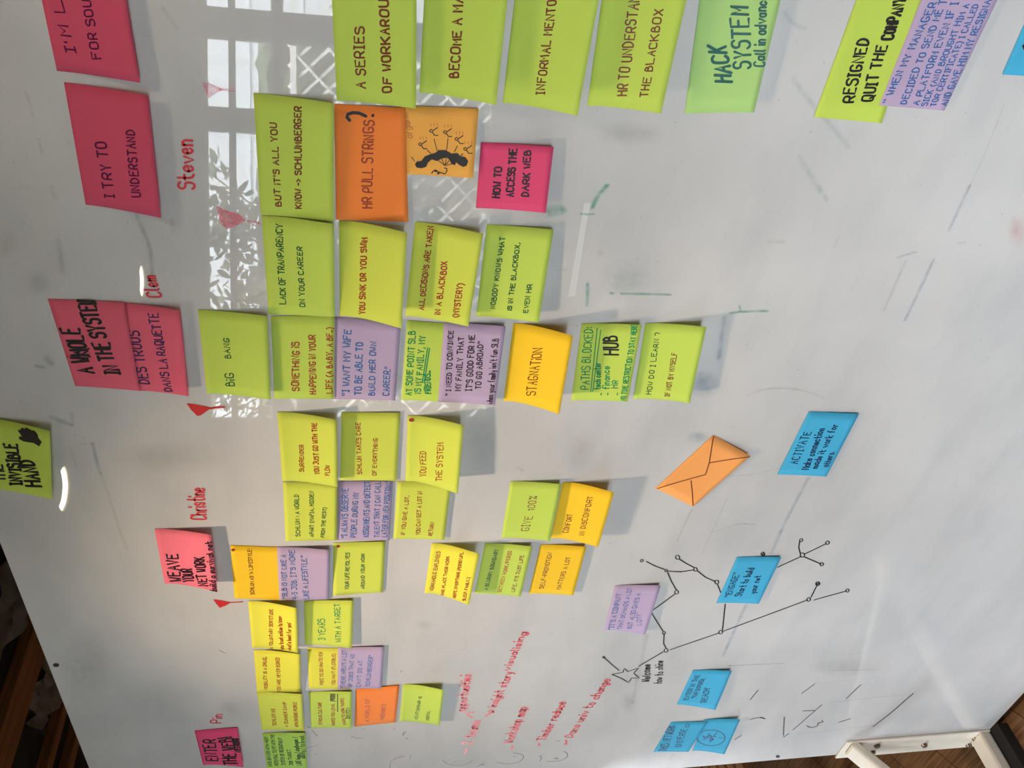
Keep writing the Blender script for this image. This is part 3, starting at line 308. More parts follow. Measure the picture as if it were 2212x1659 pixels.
'enterin':('blue sticky note reading ENTER IN THE MAP UNIVERSE','blue',0.8,[[-846.01,-444.61,0.8],[-720.44,-445.22,0.8],[-721.79,-523.76,6.8],[-860.66,-528.66,10.8]],[["ENTER iN THE","N",0.13,[[0.1588,0.2257],[0.8666,0.2467],[0.1494,0.1087]]],["\"MAP UNiVERSE","N",0.13,[[0.2329,0.3995],[0.7738,0.4121],[0.2195,0.2921]]],["'REACH'","N",0.12,[[0.1443,0.7076],[0.5467,0.6339],[0.1203,0.5676]]]],[]),
'network':('blue sticky note reading THIS NETWORK UNIVERSE','blue',0.8,[[-1040.42,-441.85,0.8],[-915.91,-450.06,0.8],[-921.68,-532.17,2.8],[-1046.12,-522.04,3.8]],[["THIS NETWORK","N",0.1,[[0.0306,0.3503],[0.8827,0.1863],[0.0349,0.1383]]],["UNIVERSE","N",0.1,[[0.1805,0.6919],[0.7637,0.5528],[0.1803,0.5134]]]],[["line","N",1.63,[[0.8382,0.4757],[0.9344,0.4448],[0.9053,0.5456],[0.8205,0.5566],[0.8382,0.4757]]]]),
'globe':('blue sticky note with a scribbled round globe','blue',1.4,[[-1048.55,-533.76,1.4],[-915.56,-523.69,1.4],[-909.36,-598.69,9.4],[-1051.59,-604.54,13.4]],[],[["line","N",1.71,[[0.4652,0.8066],[0.4065,0.8185],[0.3484,0.8027],[0.2945,0.76],[0.2483,0.6931],[0.2135,0.6059],[0.1935,0.504],[0.191,0.3941],[0.2076,0.2836],[0.2436,0.18],[0.2995,0.0889],[0.367,0.0197],[0.4366,-0.0204],[0.5031,-0.0294],[0.5619,-0.0073],[0.6086,0.0437],[0.6403,0.1201],[0.6616,0.2123],[0.67,0.3151],[0.6643,0.4226],[0.645,0.5281],[0.6132,0.625],[0.5708,0.7071],[0.5203,0.7691],[0.4641,0.8071]]],["line","N",1.28,[[0.3306,0.463],[0.3191,0.4484],[0.3872,0.4637]]],["line","P",1.28,[[0.4398,0.6702],[0.4609,0.6265],[0.452,0.7567]]],["line","N",1.26,[[0.5141,0.4612],[0.5481,0.4675],[0.4698,0.5044]]],["line","P",1.26,[[0.4421,0.1622],[0.4857,0.1712],[0.4302,0.2161]]],["line","N",1.27,[[0.4054,0.4032],[0.4115,0.4542],[0.3603,0.4627]]],["line","P",1.25,[[0.5832,0.2827],[0.5537,0.2789],[0.5266,0.2943]]],["line","N",1.27,[[0.4583,0.4444],[0.4822,0.382],[0.4721,0.5255]]],["line","P",1.26,[[0.4739,0.3058],[0.4851,0.3025],[0.4619,0.2824]]],["line","N",1.25,[[0.5054,0.13],[0.4614,0.1737],[0.4392,0.223]]],["line","P",1.26,[[0.4687,0.3531],[0.4272,0.4223],[0.464,0.4307]]],["line","N",1.26,[[0.4808,0.3661],[0.4763,0.4161],[0.5354,0.3045]]],["line","P",1.26,[[0.5738,0.5357],[0.5423,0.4896],[0.616,0.502]]],["line","N",1.28,[[0.2955,0.394],[0.3432,0.4299],[0.3553,0.3918]]],["line","P",1.26,[[0.4985,0.3554],[0.4556,0.4279],[0.4348,0.3816]]],["line","N",1.27,[[0.399,0.3988],[0.4447,0.3951],[0.4075,0.3382]]],["line","P",1.26,[[0.4559,0.335],[0.4174,0.2829],[0.395,0.3238]]],["line","N",1.27,[[0.4844,0.4991],[0.4822,0.4943],[0.4744,0.5299]]],["line","P",1.26,[[0.4653,0.199],[0.4657,0.2637],[0.436,0.197]]],["line","N",1.27,[[0.3659,0.4437],[0.3695,0.5123],[0.4284,0.4276]]],["line","P",1.27,[[0.3666,0.2616],[0.3531,0.1952],[0.4252,0.2641]]],["line","N",1.26,[[0.4911,0.2679],[0.5062,0.2882],[0.4615,0.3183]]],["line","P",1.27,[[0.4302,0.4634],[0.3886,0.5061],[0.4327,0.4158]]],["line","N",1.26,[[0.4637,0.2889],[0.4815,0.2621],[0.4505,0.2694]]],["line","P",1.27,[[0.3544,0.3942],[0.4023,0.415],[0.3253,0.419]]]]),
'volunt':('yellow sticky note headed A VOLUNTARY SERVITUDE','canary',0.8,[[-567.08,362.82,0.8],[-440.12,360.58,0.8],[-441.15,286.82,17.3],[-568.67,288.79,14.3]],[["A VOLUNTARY SERVITUDE","r",0.18,[[0.0078,0.4392],[0.8734,0.4937],[-0.0011,0.3683]]],["'you trust schlum to know","r",0.16,[[0.0134,0.6813],[0.7602,0.6707],[-0.0019,0.5897]]],["what's best for you'","r",0.16,[[0.0329,0.8436],[0.6611,0.8606],[0.0163,0.7571]]]],[]),
'years':('yellow green sticky note reading 3 YEARS WITH A TARGET in green','yellow',0.8,[[-565.72,278.93,0.8],[-446.33,276.47,0.8],[-442.58,200.06,6.8],[-570.56,202.38,9.8]],[["3 YEARS","t",0.11,[[0.1292,0.4238],[0.6039,0.4173],[0.119,0.2886]]],["WiTH A TARGET","t",0.12,[[0.121,0.7674],[0.9324,0.7208],[0.1082,0.6524]]]],[]),
'mobil':('yellow sticky note reading MOBILITY IS A DRUG','canary',0.8,[[-702.83,363.79,0.8],[-573.8,361.07,0.8],[-575.29,286.21,12.3],[-703.98,290.33,5.3]],[["MOBiLiTY iS A DRUG,","r",0.17,[[0.075,0.2408],[0.854,0.2603],[0.0761,0.1652]]],["YOU ARE NEVER BORED","r",0.17,[[0.009,0.5408],[0.8515,0.5434],[0.0082,0.4642]]]],[]),
'free':('yellow sticky note reading FREE TO DO WHATEVER YOU WANT','canary',0.8,[[-701.29,275.64,0.8],[-574.71,275.07,0.8],[-583.08,208.45,1.3],[-710.34,209.86,1.3]],[["FREE TO DO WHATEVER","r",0.17,[[0.1047,0.3736],[0.9034,0.3589],[0.1033,0.2927]]],["YOU WANT (FLEXiBLE)","r",0.17,[[0.1103,0.6781],[0.8739,0.6803],[0.1087,0.5967]]]],[]),
'jobs':("lilac sticky note in blue ink beginning THERE AREN'T A LOT",'purple',1.4,[[-707.41,226.79,1.4],[-578.57,225.24,1.4],[-579.55,148.42,4.4],[-708.36,149.75,5.4]],[["\"THERE AREN'T A LOT","b",0.14,[[0.0209,0.1626],[0.9344,0.193],[0.0258,0.0712]]],["OF JOBS THAT WE","b",0.14,[[0.0468,0.324],[0.841,0.3588],[0.0484,0.2395]]],["CAN'T DO AT","b",0.14,[[0.0452,0.5146],[0.6839,0.5445],[0.0457,0.4263]]],["SCHLUMBERGER\"","b",0.14,[[0.0654,0.726],[0.8114,0.7643],[0.065,0.634]]]],[]),
'camp':('yellow green sticky note mentioning A SUMMER CAMP','yellow',0.8,[[-833.15,363.34,0.8],[-703.43,363.83,0.8],[-702.9,286.96,9.8],[-832.66,287.76,8.3]],[["SCHLUM AS","r",0.15,[[0.1337,0.3439],[0.5706,0.3472],[0.1327,0.259]]],["A SUMMER CAMP","r",0.16,[[0.1022,0.6257],[0.7617,0.6187],[0.0984,0.5471]]],["WiTH DiVERSE PEOPLE","r",0.17,[[0.1176,0.8674],[0.7807,0.855],[0.1123,0.7921]]]],[]),
'strong':('lime sticky note reading STRONG CULTURE with black underlined PROUD','lime',0.8,[[-838.34,274.99,0.8],[-712.41,276.49,0.8],[-711.77,201.77,5.8],[-837.66,201.23,6.8]],[["STRONG CULTURE","r",0.17,[[0.0971,0.2633],[0.7141,0.2807],[0.099,0.187]]],["MAKES YOU LOYAL","r",0.17,[[0.0757,0.5789],[0.6821,0.5892],[0.0745,0.502]]],["/PROUD","k",0.13,[[0.7347,0.6053],[0.9412,0.6033],[0.7338,0.4948]]],["(MADE TO WORK THERE)","r",0.16,[[0.0941,0.8427],[0.8313,0.8022],[0.0918,0.7734]]],["IDENTITY","k",0.15,[[0.274,0.9492],[0.5745,0.9558],[0.2709,0.8616]]]],[["line","k",1.27,[[0.4602,0.6546],[0.9419,0.6652]]]]),
'promis':('orange sticky note reading A WORLD OF PROMISES','orange',0.8,[[-843.71,196.23,0.8],[-713.44,194.77,0.8],[-705.76,117.71,2.8],[-834.98,120.1,2.8]],[["A WORLD OF","r",0.14,[[0.0961,0.3393],[0.7192,0.331],[0.1077,0.2446]]],["PROMiSES","r",0.13,[[0.1182,0.7188],[0.5292,0.7248],[0.1286,0.6238]]]],[]),
'mentorship':('lime sticky note reading MENTORSHIP IS USEFUL','lime',0.8,[[-836.63,112.48,0.8],[-706.52,110.99,0.8],[-707.43,38.79,16.8],[-837.73,37.29,13.8]],[["MENTORSHiP iS","g",0.14,[[0.0812,0.4412],[0.7197,0.4856],[0.0723,0.3684]]],["USEFUL","g",0.14,[[0.1024,0.7159],[0.3706,0.7279],[0.0902,0.6474]]]],[]),
'enter':("magenta sticky note headed ENTER THE WEB in the board's far corner",'magenta',0.8,[[-946.07,477.51,0.8],[-817.81,479.72,0.8],[-814.82,405.01,2.3],[-944.88,403.12,11.8]],[["ENTER","k",0.13,[[0.1273,0.376],[0.7266,0.4146],[0.1286,0.0905]]],["THE WEB!","k",0.13,[[0.0511,0.8527],[0.7826,0.8349],[0.0185,0.5468]]],["NETWORK","k",0.24,[[0.4004,0.9907],[0.7474,0.9763],[0.3938,0.861]]]],[]),
'summer':('mid green sticky note with six lines of dense dark writing','green',0.8,[[-993.74,363.33,0.8],[-843.6,363.14,0.8],[-843.64,285.66,6.3],[-993.95,286.55,4.3]],[["WEB DiNNER WiTH HiGH","G",0.17,[[0.1503,0.1309],[0.8964,0.1085],[0.1566,0.0544]]],["POTENTiAL TO FiT WiTH THE","G",0.17,[[0.1622,0.2979],[0.9553,0.2578],[0.1657,0.217]]],["SYSTEM OF RECRUiTMENT","G",0.17,[[0.1772,0.4599],[0.8734,0.4315],[0.1797,0.3751]]],["JOB TARGET.","G",0.17,[[0.1628,0.6534],[0.5826,0.618],[0.1644,0.5719]]],["LiKE huge / challenges /","G",0.15,[[0.16,0.8578],[0.8913,0.8043],[0.1613,0.7462]]],["ability / to break","G",0.15,[[0.344,0.956],[0.9325,0.9518],[0.344,0.8492]]]],[]),
'invis':('lime sticky note reading THE INVISIBLE HAND with black hand drawing','lime',0.8,[[-177.42,666.4,0.8],[-50.56,648.31,0.8],[-65.94,565.14,12.8],[-187.9,586.96,12.8]],[["THE","k",0.17,[[0.1499,0.2969],[0.3731,0.2823],[0.129,0.1507]]],["INVISIBLE","k",0.19,[[0.134,0.5446],[0.7038,0.5301],[0.1035,0.3771]]],["HAND","k",0.17,[[0.1664,0.8263],[0.5232,0.7454],[0.1222,0.6167]]]],[["fill","k",0.0,[[0.8237,0.8776],[0.7504,0.8414],[0.7798,0.762],[0.7721,0.6808],[0.7703,0.6164],[0.79,0.562],[0.8189,0.5646],[0.8343,0.6057],[0.8657,0.5846],[0.8983,0.5559],[0.9145,0.5731],[0.9218,0.6051],[0.9382,0.5955],[0.9539,0.6235],[0.9428,0.6493],[0.9682,0.6717],[0.9631,0.7027],[0.9489,0.7411],[0.9526,0.7888],[0.9146,0.8263],[0.8683,0.8317],[0.842,0.8544]]]]),
'edge':('blue sticky note mostly outside the frame beside the lilac WHEN MY MANAGER note','blue',0.8,[[440.16,-484.25,0.8],[551.37,-478.07,0.8],[555.65,-562.55,3.8],[442.21,-576.83,3.8]],[["A","k",0.14,[[0.2476,0.138],[0.3041,0.12],[0.2463,0.1052]]]],[]),
'envelope':('tilted orange sticky note drawn as an envelope with flap lines','peach',0.8,[[-203.98,-245.07,0.8],[-94.43,-306.14,0.8],[-130.76,-372.35,7.8],[-243.35,-314.31,4.8]],[],[["line","m",1.6,[[0.9869,0.0258],[0.6525,0.4462],[0.4871,0.5998],[0.0103,0.0341]]],["line","m",1.65,[[0.6525,0.4462],[0.8194,0.7177],[0.9887,1.0009]]],["line","m",1.68,[[0.3227,0.463],[0.1728,0.725],[0.0218,0.9682]]]]),
}
BTEXT=[
["Steven","R",0.1,[[261.4,365.1],[314.5,362.0],[260.6,380.5]]],
["Clem","R",0.1,[[126.2,414.4],[153.7,417.1],[125.8,429.1]]],
["Christine","R",0.08,[[-249.0,403.4],[-186.0,400.8],[-248.2,424.2]]],
["Pin","R",0.1,[[-797.7,432.0],[-768.9,427.7],[-795.4,448.6]]],
["Welcome","K2",0.13,[[-752.6,-365.1],[-692.2,-352.1],[-750.7,-348.7]]],
["how to shine","K2",0.1,[[-761.4,-392.5],[-682.3,-375.7],[-759.5,-376.6]]],
["2 teams","R",0.12,[[-944.4,-36.3],[-855.8,-43.8],[-941.2,-15.6]]],
["opportunities","R",0.13,[[-815.6,-10.9],[-689.3,-10.3],[-813.3,6.0]]],
["insight story","R",0.12,[[-808.1,-69.7],[-690.3,-88.1],[-806.0,-53.0]]],
["visualising","R",0.12,[[-681.9,-81.0],[-564.8,-96.4],[-680.3,-66.4]]],
["Workshop map","R",0.12,[[-954.0,-119.3],[-817.8,-132.2],[-951.0,-99.9]]],
["Timber reduce","R",0.12,[[-952.3,-188.1],[-808.2,-208.0],[-949.6,-169.9]]],
["Dans univ to change","R",0.1,[[-949.4,-244.9],[-735.5,-283.7],[-946.8,-226.9]]],
]
BMARK=[
["flag","R2",0.0,[[-32.8,405.5],[-33.3,399.0],[-36.6,385.7],[-39.9,376.4],[-43.4,380.9],[-47.7,385.4],[-52.2,390.3],[-53.7,395.0],[-43.0,401.4]]],
["flagstem","R2",2.21,[[-41.1,378.6],[-39.2,370.8],[-38.6,361.7]]],
["flag","R2",0.0,[[-432.6,411.5],[-435.2,402.1],[-439.9,391.4],[-441.8,386.0],[-444.3,388.4],[-450.2,395.6],[-454.8,403.8],[-443.4,408.3]]],
["flagstem","R2",1.56,[[-442.4,387.7],[-442.4,378.2],[-441.9,368.7]]],
["flag","pinksmear",0.0,[[373.9,345.7],[374.0,340.5],[371.8,335.4],[369.4,329.8],[368.2,326.7],[365.9,331.7],[362.7,336.2],[358.3,342.0],[365.0,344.5]]],
["flagstem","pinksmear",2.57,[[368.0,330.5],[368.2,324.1],[368.6,317.4]]],
["flag","pinksmear",0.0,[[243.3,345.0],[240.2,339.5],[236.4,331.7],[234.7,323.6],[228.7,318.1],[224.5,319.6],[219.9,328.3],[215.6,336.9],[220.7,342.4],[231.8,344.0]]],
["flagstem","pinksmear",2.86,[[227.5,320.6],[226.2,312.4],[223.8,302.4]]],
["net","K2",1.67,[[-657.2,-255.8],[-659.2,-255.8],[-660.2,-254.9],[-659.7,-253.5],[-657.9,-252.3],[-655.7,-251.9],[-654.1,-252.4],[-653.8,-253.6],[-655.1,-255.0],[-657.2,-255.8]]],
["net","K2",1.5,[[-371.9,-327.3],[-375.4,-327.4],[-377.1,-325.7],[-376.3,-323.1],[-373.4,-320.7],[-369.7,-319.8],[-366.9,-320.7],[-366.5,-323.0],[-368.5,-325.6],[-372.0,-327.3]]],
["net","K2",1.54,[[-406.2,-367.5],[-409.4,-367.6],[-411.0,-366.1],[-410.2,-363.7],[-407.5,-361.6],[-404.1,-360.7],[-401.6,-361.4],[-401.2,-363.5],[-403.0,-365.9],[-406.3,-367.5]]],
["net","K2",1.52,[[-406.3,-314.4],[-408.3,-314.4],[-409.4,-313.4],[-408.9,-311.9],[-407.1,-310.5],[-404.9,-309.9],[-403.2,-310.5],[-402.9,-311.8],[-404.2,-313.4],[-406.3,-314.4]]],
["net","K2",1.59,[[-444.1,-417.2],[-447.6,-417.4],[-449.4,-415.7],[-448.5,-413.1],[-445.5,-410.7],[-441.7,-409.6],[-439.0,-410.4],[-438.5,-412.6],[-440.6,-415.3],[-444.2,-417.2]]],
["net","K2",1.57,[[-467.9,-350.3],[-471.4,-350.4],[-473.2,-348.7],[-472.3,-346.1],[-469.2,-343.8],[-465.4,-342.8],[-462.6,-343.7],[-462.2,-346.0],[-464.3,-348.6],[-467.9,-350.3]]],
["net","K2",1.66,[[-589.1,-356.6],[-592.0,-356.7],[-593.5,-355.4],[-592.7,-353.4],[-590.2,-351.5],[-587.0,-350.7],[-584.7,-351.4],[-584.3,-353.2],[-586.1,-355.3],[-589.2,-356.7]]],
["net","K2",1.71,[[-647.2,-376.1],[-651.4,-376.2],[-653.4,-374.5],[-652.3,-371.6],[-648.7,-369.1],[-644.2,-368.0],[-641.0,-368.9],[-640.5,-371.3],[-643.0,-374.2],[-647.3,-376.1]]],
["net","K2",1.72,[[-596.8,-469.6],[-600.8,-469.9],[-602.8,-468.2],[-601.7,-465.3],[-598.2,-462.6],[-593.9,-461.4],[-590.8,-462.2],[-590.3,-464.6],[-592.7,-467.6],[-596.9,-469.7]]],
["net","K2",1.56,[[-371.2,-477.7],[-374.1,-478.0],[-375.6,-476.6],[-374.9,-474.3],[-372.4,-472.2],[-369.3,-471.1],[-367.0,-471.8],[-366.6,-473.7],[-368.3,-476.1],[-371.3,-477.8]]],
["net","K2",1.57,[[-373.2,-478.8],[-375.3,-479.0],[-376.3,-478.0],[-375.8,-476.4],[-374.1,-474.8],[-371.8,-474.1],[-370.2,-474.6],[-369.9,-475.9],[-371.1,-477.6],[-373.3,-478.9]]],
["net","K2",1.6,[[-378.5,-553.6],[-382.3,-554.1],[-384.2,-552.4],[-383.3,-549.3],[-380.1,-546.3],[-376.0,-544.9],[-373.0,-545.6],[-372.5,-548.1],[-374.7,-551.3],[-378.6,-553.7]]],
["net","K2",1.57,[[-338.9,-535.7],[-341.5,-536.0],[-342.8,-534.8],[-342.2,-532.6],[-340.0,-530.5],[-337.1,-529.5],[-335.1,-530.0],[-334.7,-531.8],[-336.2,-534.1],[-338.9,-535.7]]],
["net","K2",1.6,[[-347.7,-587.7],[-350.7,-588.1],[-352.3,-586.7],[-351.6,-584.1],[-349.0,-581.7],[-345.6,-580.4],[-343.2,-580.9],[-342.8,-583.0],[-344.6,-585.7],[-347.7,-587.7]]],
["net","K2",1.64,[[-406.1,-599.4],[-409.1,-599.9],[-410.6,-598.5],[-409.9,-596.1],[-407.3,-593.7],[-404.0,-592.4],[-401.6,-593.0],[-401.2,-595.0],[-403.0,-597.5],[-406.1,-599.5]]],
["net","K2",1.72,[[-507.8,-613.0],[-511.3,-613.4],[-513.1,-611.9],[-512.2,-609.2],[-509.1,-606.5],[-505.3,-605.1],[-502.5,-605.6],[-502.1,-607.9],[-504.2,-610.8],[-507.9,-613.0]]],
["net","K2",1.69,[[-461.5,-613.8],[-465.4,-614.3],[-467.3,-612.6],[-466.4,-609.6],[-463.0,-606.6],[-458.9,-605.0],[-455.8,-605.6],[-455.3,-608.1],[-457.6,-611.4],[-461.6,-613.8]]],
["net","K2",1.74,[[-486.3,-681.0],[-489.3,-681.5],[-490.8,-680.2],[-490.1,-677.8],[-487.4,-675.4],[-484.1,-674.1],[-481.7,-674.5],[-481.4,-676.4],[-483.2,-679.0],[-486.3,-681.0]]],
["net","K2",1.48,[[-377.3,-265.5],[-379.5,-265.5],[-380.6,-264.3],[-380.1,-262.7],[-378.2,-261.2],[-375.8,-260.7],[-374.1,-261.3],[-373.8,-262.8],[-375.1,-264.5],[-377.3,-265.5]]],
["net","K2",1.69,[[-461.4,-611.6],[-463.2,-611.8],[-464.1,-611.1],[-463.7,-609.6],[-462.1,-608.2],[-460.1,-607.5],[-458.7,-607.8],[-458.5,-608.9],[-459.5,-610.5],[-461.4,-611.6]]],
["net","K2",1.94,[[-657.0,-253.9],[-684.1,-275.3],[-705.3,-293.4]]],
["net","K2",1.97,[[-695.2,-329.9],[-673.4,-348.8],[-651.2,-367.3]]],
["net","K2",1.93,[[-639.5,-370.4],[-623.0,-361.5],[-591.6,-354.9]]],
["net","K2",1.83,[[-583.6,-350.7],[-526.3,-315.9],[-518.3,-314.4],[-498.2,-328.5],[-473.3,-344.4]]],
["net","K2",1.77,[[-460.6,-344.5],[-436.7,-329.6],[-411.2,-316.3]]],
["net","K2",1.71,[[-402.7,-308.2],[-391.9,-288.6],[-379.9,-272.1]]],
["net","K2",1.76,[[-408.0,-315.9],[-411.1,-340.3],[-407.4,-360.9]]],
["net","K2",1.74,[[-400.9,-360.2],[-388.7,-343.0],[-376.7,-328.1]]],
["net","K2",1.79,[[-409.5,-368.4],[-428.9,-388.7],[-442.0,-410.1]]],
["net","K2",1.85,[[-450.9,-417.2],[-474.1,-429.6]]],
["net","K2",1.96,[[-508.9,-448.6],[-590.1,-467.4]]],
["net","K2",1.97,[[-645.2,-380.1],[-621.0,-423.8],[-599.3,-463.0]]],
["net","K2",1.97,[[-594.1,-469.8],[-554.1,-534.8],[-509.8,-606.5]]],
["net","K2",1.94,[[-500.4,-611.4],[-468.3,-610.0]]],
["net","K2",1.99,[[-509.8,-620.9],[-487.6,-674.8]]],
["net","K2",1.84,[[-409.1,-514.8],[-382.5,-548.1]]],
["net","K2",1.81,[[-374.2,-544.4],[-357.7,-535.3],[-341.8,-531.0]]],
["net","K2",1.83,[[-376.2,-552.5],[-350.6,-582.1]]],
["net","K2",1.88,[[-382.8,-553.8],[-404.7,-593.9]]],
["net","K2",1.99,[[-717.8,-282.2],[-713.0,-302.7],[-699.3,-302.6],[-711.5,-312.0],[-701.1,-331.3],[-718.4,-325.5],[-737.0,-340.6],[-735.2,-324.9],[-750.7,-322.2],[-735.1,-305.0],[-717.8,-282.2]]],
["redline","R",3.27,[[-981.1,-26.1],[-963.3,-25.9],[-958.2,-29.3]]],
["redline","R",3.36,[[-979.2,-121.1],[-966.8,-122.2],[-965.5,-120.7]]],
["redline","R",3.4,[[-972.8,-178.5],[-963.7,-176.0]]],
["redline","R",3.47,[[-974.1,-232.4],[-976.7,-236.8],[-959.0,-232.8]]],
["redline","R",3.08,[[-841.4,-26.6],[-828.0,-15.6],[-821.7,-19.1],[-822.2,-28.4]]],
["redline","R",3.12,[[-839.7,-52.5],[-822.9,-66.9]]],
["redline","R",3.11,[[-823.2,-56.7],[-817.2,-61.7],[-828.1,-67.4]]],
["redline","R",2.89,[[-691.6,8.0],[-687.3,8.0]]],
["doodle","K3",1.23,[[-1011.4,125.7],[-996.4,124.5],[-981.4,118.3],[-974.1,107.7],[-973.4,96.9]]],
["doodle","K3",1.23,[[-992.9,84.4],[-970.4,84.5]]],
["doodle","K3",1.3,[[-1003.7,18.1],[-1020.7,8.2],[-1033.0,-12.9],[-1030.1,-32.9],[-1013.7,-43.5]]],
["doodle","K3",1.34,[[-1030.2,-96.5],[-1041.2,-115.8],[-1040.2,-141.6],[-1026.1,-151.5],[-1010.5,-151.2],[-1001.3,-141.7],[-995.4,-126.9]]],
["doodle","K3",1.33,[[-1012.1,-129.0],[-1011.9,-134.1]]],
["doodle","K3",1.35,[[-1040.2,-189.9],[-1023.2,-191.9],[-1021.0,-184.5],[-1014.2,-190.5]]],
["doodle","K3",1.38,[[-1044.3,-205.0],[-1047.1,-216.0],[-1045.7,-239.6],[-1030.3,-249.2],[-1012.2,-243.3],[-1005.8,-235.7]]],
["doodle","K3",1.37,[[-1034.4,-218.7],[-1038.9,-230.5],[-1030.1,-225.2],[-1034.4,-219.3]]],
["doodle","K3",1.32,[[-1041.4,-54.2],[-1037.2,-66.6],[-1028.3,-69.5]]],
["doodle","K3",1.31,[[-1034.5,-59.9],[-1029.9,-63.3],[-1038.9,-70.6]]],
["doodle","K3",1.29,[[-1016.3,-2.8],[-1016.1,-7.8]]],
["doodle","K3",1.18,[[-888.1,105.2],[-877.8,96.4],[-874.5,103.5],[-890.7,103.3]]],
["doodle","K3",1.2,[[-900.9,97.7],[-906.2,93.9]]],
["doodle","K3",1.33,[[-959.4,-213.8],[-959.4,-220.8]]],
["doodle","K3",1.17,[[-862.7,122.4],[-860.6,120.7]]],
["soft","teal",4.51,[[287.6,-70.8],[274.4,-62.7],[258.4,-59.1]]],
["soft","teal",2.15,[[251.3,-46.9],[250.6,-55.1],[251.6,-63.1]]],
["soft","teal",9.24,[[255.4,-24.8],[252.6,-10.6]]],
["soft","teal",3.18,[[158.0,-72.2],[143.0,-75.3],[126.0,-77.4]]],
["soft","teal",2.92,[[145.1,-103.7],[145.2,-107.4]]],
["soft","teal",2.67,[[145.0,-117.0],[144.9,-148.1],[145.0,-181.1]]],
["soft","teal",2.83,[[118.9,-266.8],[121.6,-281.8],[123.6,-317.7]]],
["soft","teal",2.2,[[130.8,-276.1],[121.9,-280.4]]],
["soft","bluer",5.45,[[112.4,-260.9],[77.3,-267.3],[44.7,-273.7]]],
["soft","tealf",1.68,[[175.4,-29.5],[177.5,-43.2]]],
["soft","tealf",3.7,[[482.6,-215.1],[474.5,-224.8],[470.2,-235.2],[470.1,-241.5]]],
["soft","tealf",4.51,[[418.7,-247.3],[404.9,-262.9],[390.9,-281.6],[363.1,-319.9],[348.0,-340.2]]],
["soft","tealf",4.8,[[333.8,-284.8],[311.0,-307.4],[291.7,-326.3]]],
["soft","gray",1.77,[[408.1,-505.0],[349.4,-511.7],[300.9,-514.1]]],
["soft","bluer",3.71,[[309.9,-512.6],[279.3,-514.3],[249.1,-515.2]]],
["soft","bluer",2.85,[[208.2,-462.5],[213.7,-474.4],[217.4,-485.6]]],
["soft","bluer",3.96,[[207.5,-514.7],[165.6,-516.6],[113.1,-517.5]]],
["soft","gray",2.93,[[204.5,-477.1],[169.9,-478.2],[128.3,-480.0]]],
["soft","gray",2.25,[[231.0,-535.7],[233.9,-547.3]]],
["soft","tealf",4.46,[[223.7,-284.2],[224.6,-304.9]]],
["soft","tealf",4.36,[[298.8,-322.2],[281.8,-339.0]]],
["soft","gray",2.42,[[220.7,-372.0],[233.6,-373.0]]],
["soft","green",3.53,[[230.1,426.0],[206.3,420.9],[186.6,417.8],[157.1,420.0]]],
["soft","gray",2.44,[[353.1,503.8],[339.8,503.2],[329.6,502.8]]],
["soft","gray",2.73,[[307.5,503.4],[299.2,503.1],[290.8,502.2]]],
["soft","gray",3.61,[[440.2,373.6],[430.6,367.9],[420.9,362.1]]],
["soft","gray",4.3,[[255.5,531.8],[255.9,523.3]]],
["soft","gray",4.57,[[195.9,507.8],[177.5,508.6],[154.2,511.4]]],
["soft","gray",3.94,[[256.1,502.4],[244.6,500.4]]],
["soft","gray",3.51,[[224.2,391.5],[210.3,392.0]]],
["soft","bluer",3.73,[[25.6,564.9],[23.1,555.5]]],
["soft","bluer",6.22,[[37.7,551.3],[29.2,546.8]]],
["soft","bluer",3.59,[[-99.7,525.4],[-130.6,526.0],[-154.0,525.1]]],
["soft","gray",3.5,[[-154.0,525.1],[-184.8,523.1],[-223.7,520.8],[-259.4,520.5],[-306.8,515.7]]],
["soft","gray",1.91,[[-103.3,553.2],[-128.0,552.4],[-147.0,551.8]]],
["soft","bluer",5.29,[[-54.1,564.8],[-67.7,543.8]]],
["soft","bluer",3.97,[[-48.5,540.2],[-67.7,542.5]]],
["soft","gray",2.17,[[-100.5,539.2],[-99.3,525.4]]],
["soft","gray",1.61,[[-83.4,544.1],[-86.4,537.9],[-90.5,533.3]]],
["soft","gray",2.78,[[-20.3,-334.0],[-7.6,-355.8],[-5.4,-381.1],[-9.6,-417.6],[-24.6,-453.5]]],
["soft","bluer",5.45,[[-187.4,-489.9],[-260.6,-487.9],[-323.0,-487.4],[-373.9,-490.3]]],
["soft","gray",2.41,[[-232.1,-368.5],[-308.8,-365.7],[-367.2,-365.1]]],
["soft","bluer",2.43,[[-293.5,-402.8],[-291.9,-418.3],[-294.8,-435.2]]],
["soft","gray",2.29,[[-180.2,-356.6],[-180.2,-375.4],[-176.3,-402.4],[-165.6,-431.1]]],
["soft","gray",2.02,[[-310.3,-368.1],[-294.8,-401.2]]],
["soft","gray",2.8,[[-254.3,-316.4],[-329.2,-311.9]]],
["soft","bluer",5.44,[[-513.8,-489.9],[-592.2,-491.9],[-678.0,-494.7]]],
["soft","gray",5.96,[[-592.5,-322.8],[-704.8,-334.5],[-828.1,-347.4]]],
["soft","gray",2.16,[[-713.4,-514.0],[-717.3,-632.7]]],
["soft","gray",2.29,[[-713.1,-518.3],[-714.3,-576.9],[-717.8,-633.4]]],
["soft","K3",2.22,[[-931.1,-710.0],[-1012.6,-736.5]]],
["soft","K3",2.22,[[-1022.3,-739.8],[-1006.5,-746.8]]],
["soft","K3",1.72,[[-992.2,-752.1],[-890.8,-782.2]]],
["soft","K3",1.73,[[-910.8,-745.1],[-913.2,-774.4]]],
["soft","K3",1.66,[[-803.2,-732.9],[-837.9,-716.4]]],
["soft","gray",2.09,[[-803.2,-732.9],[-798.3,-805.6],[-793.1,-877.1]]],
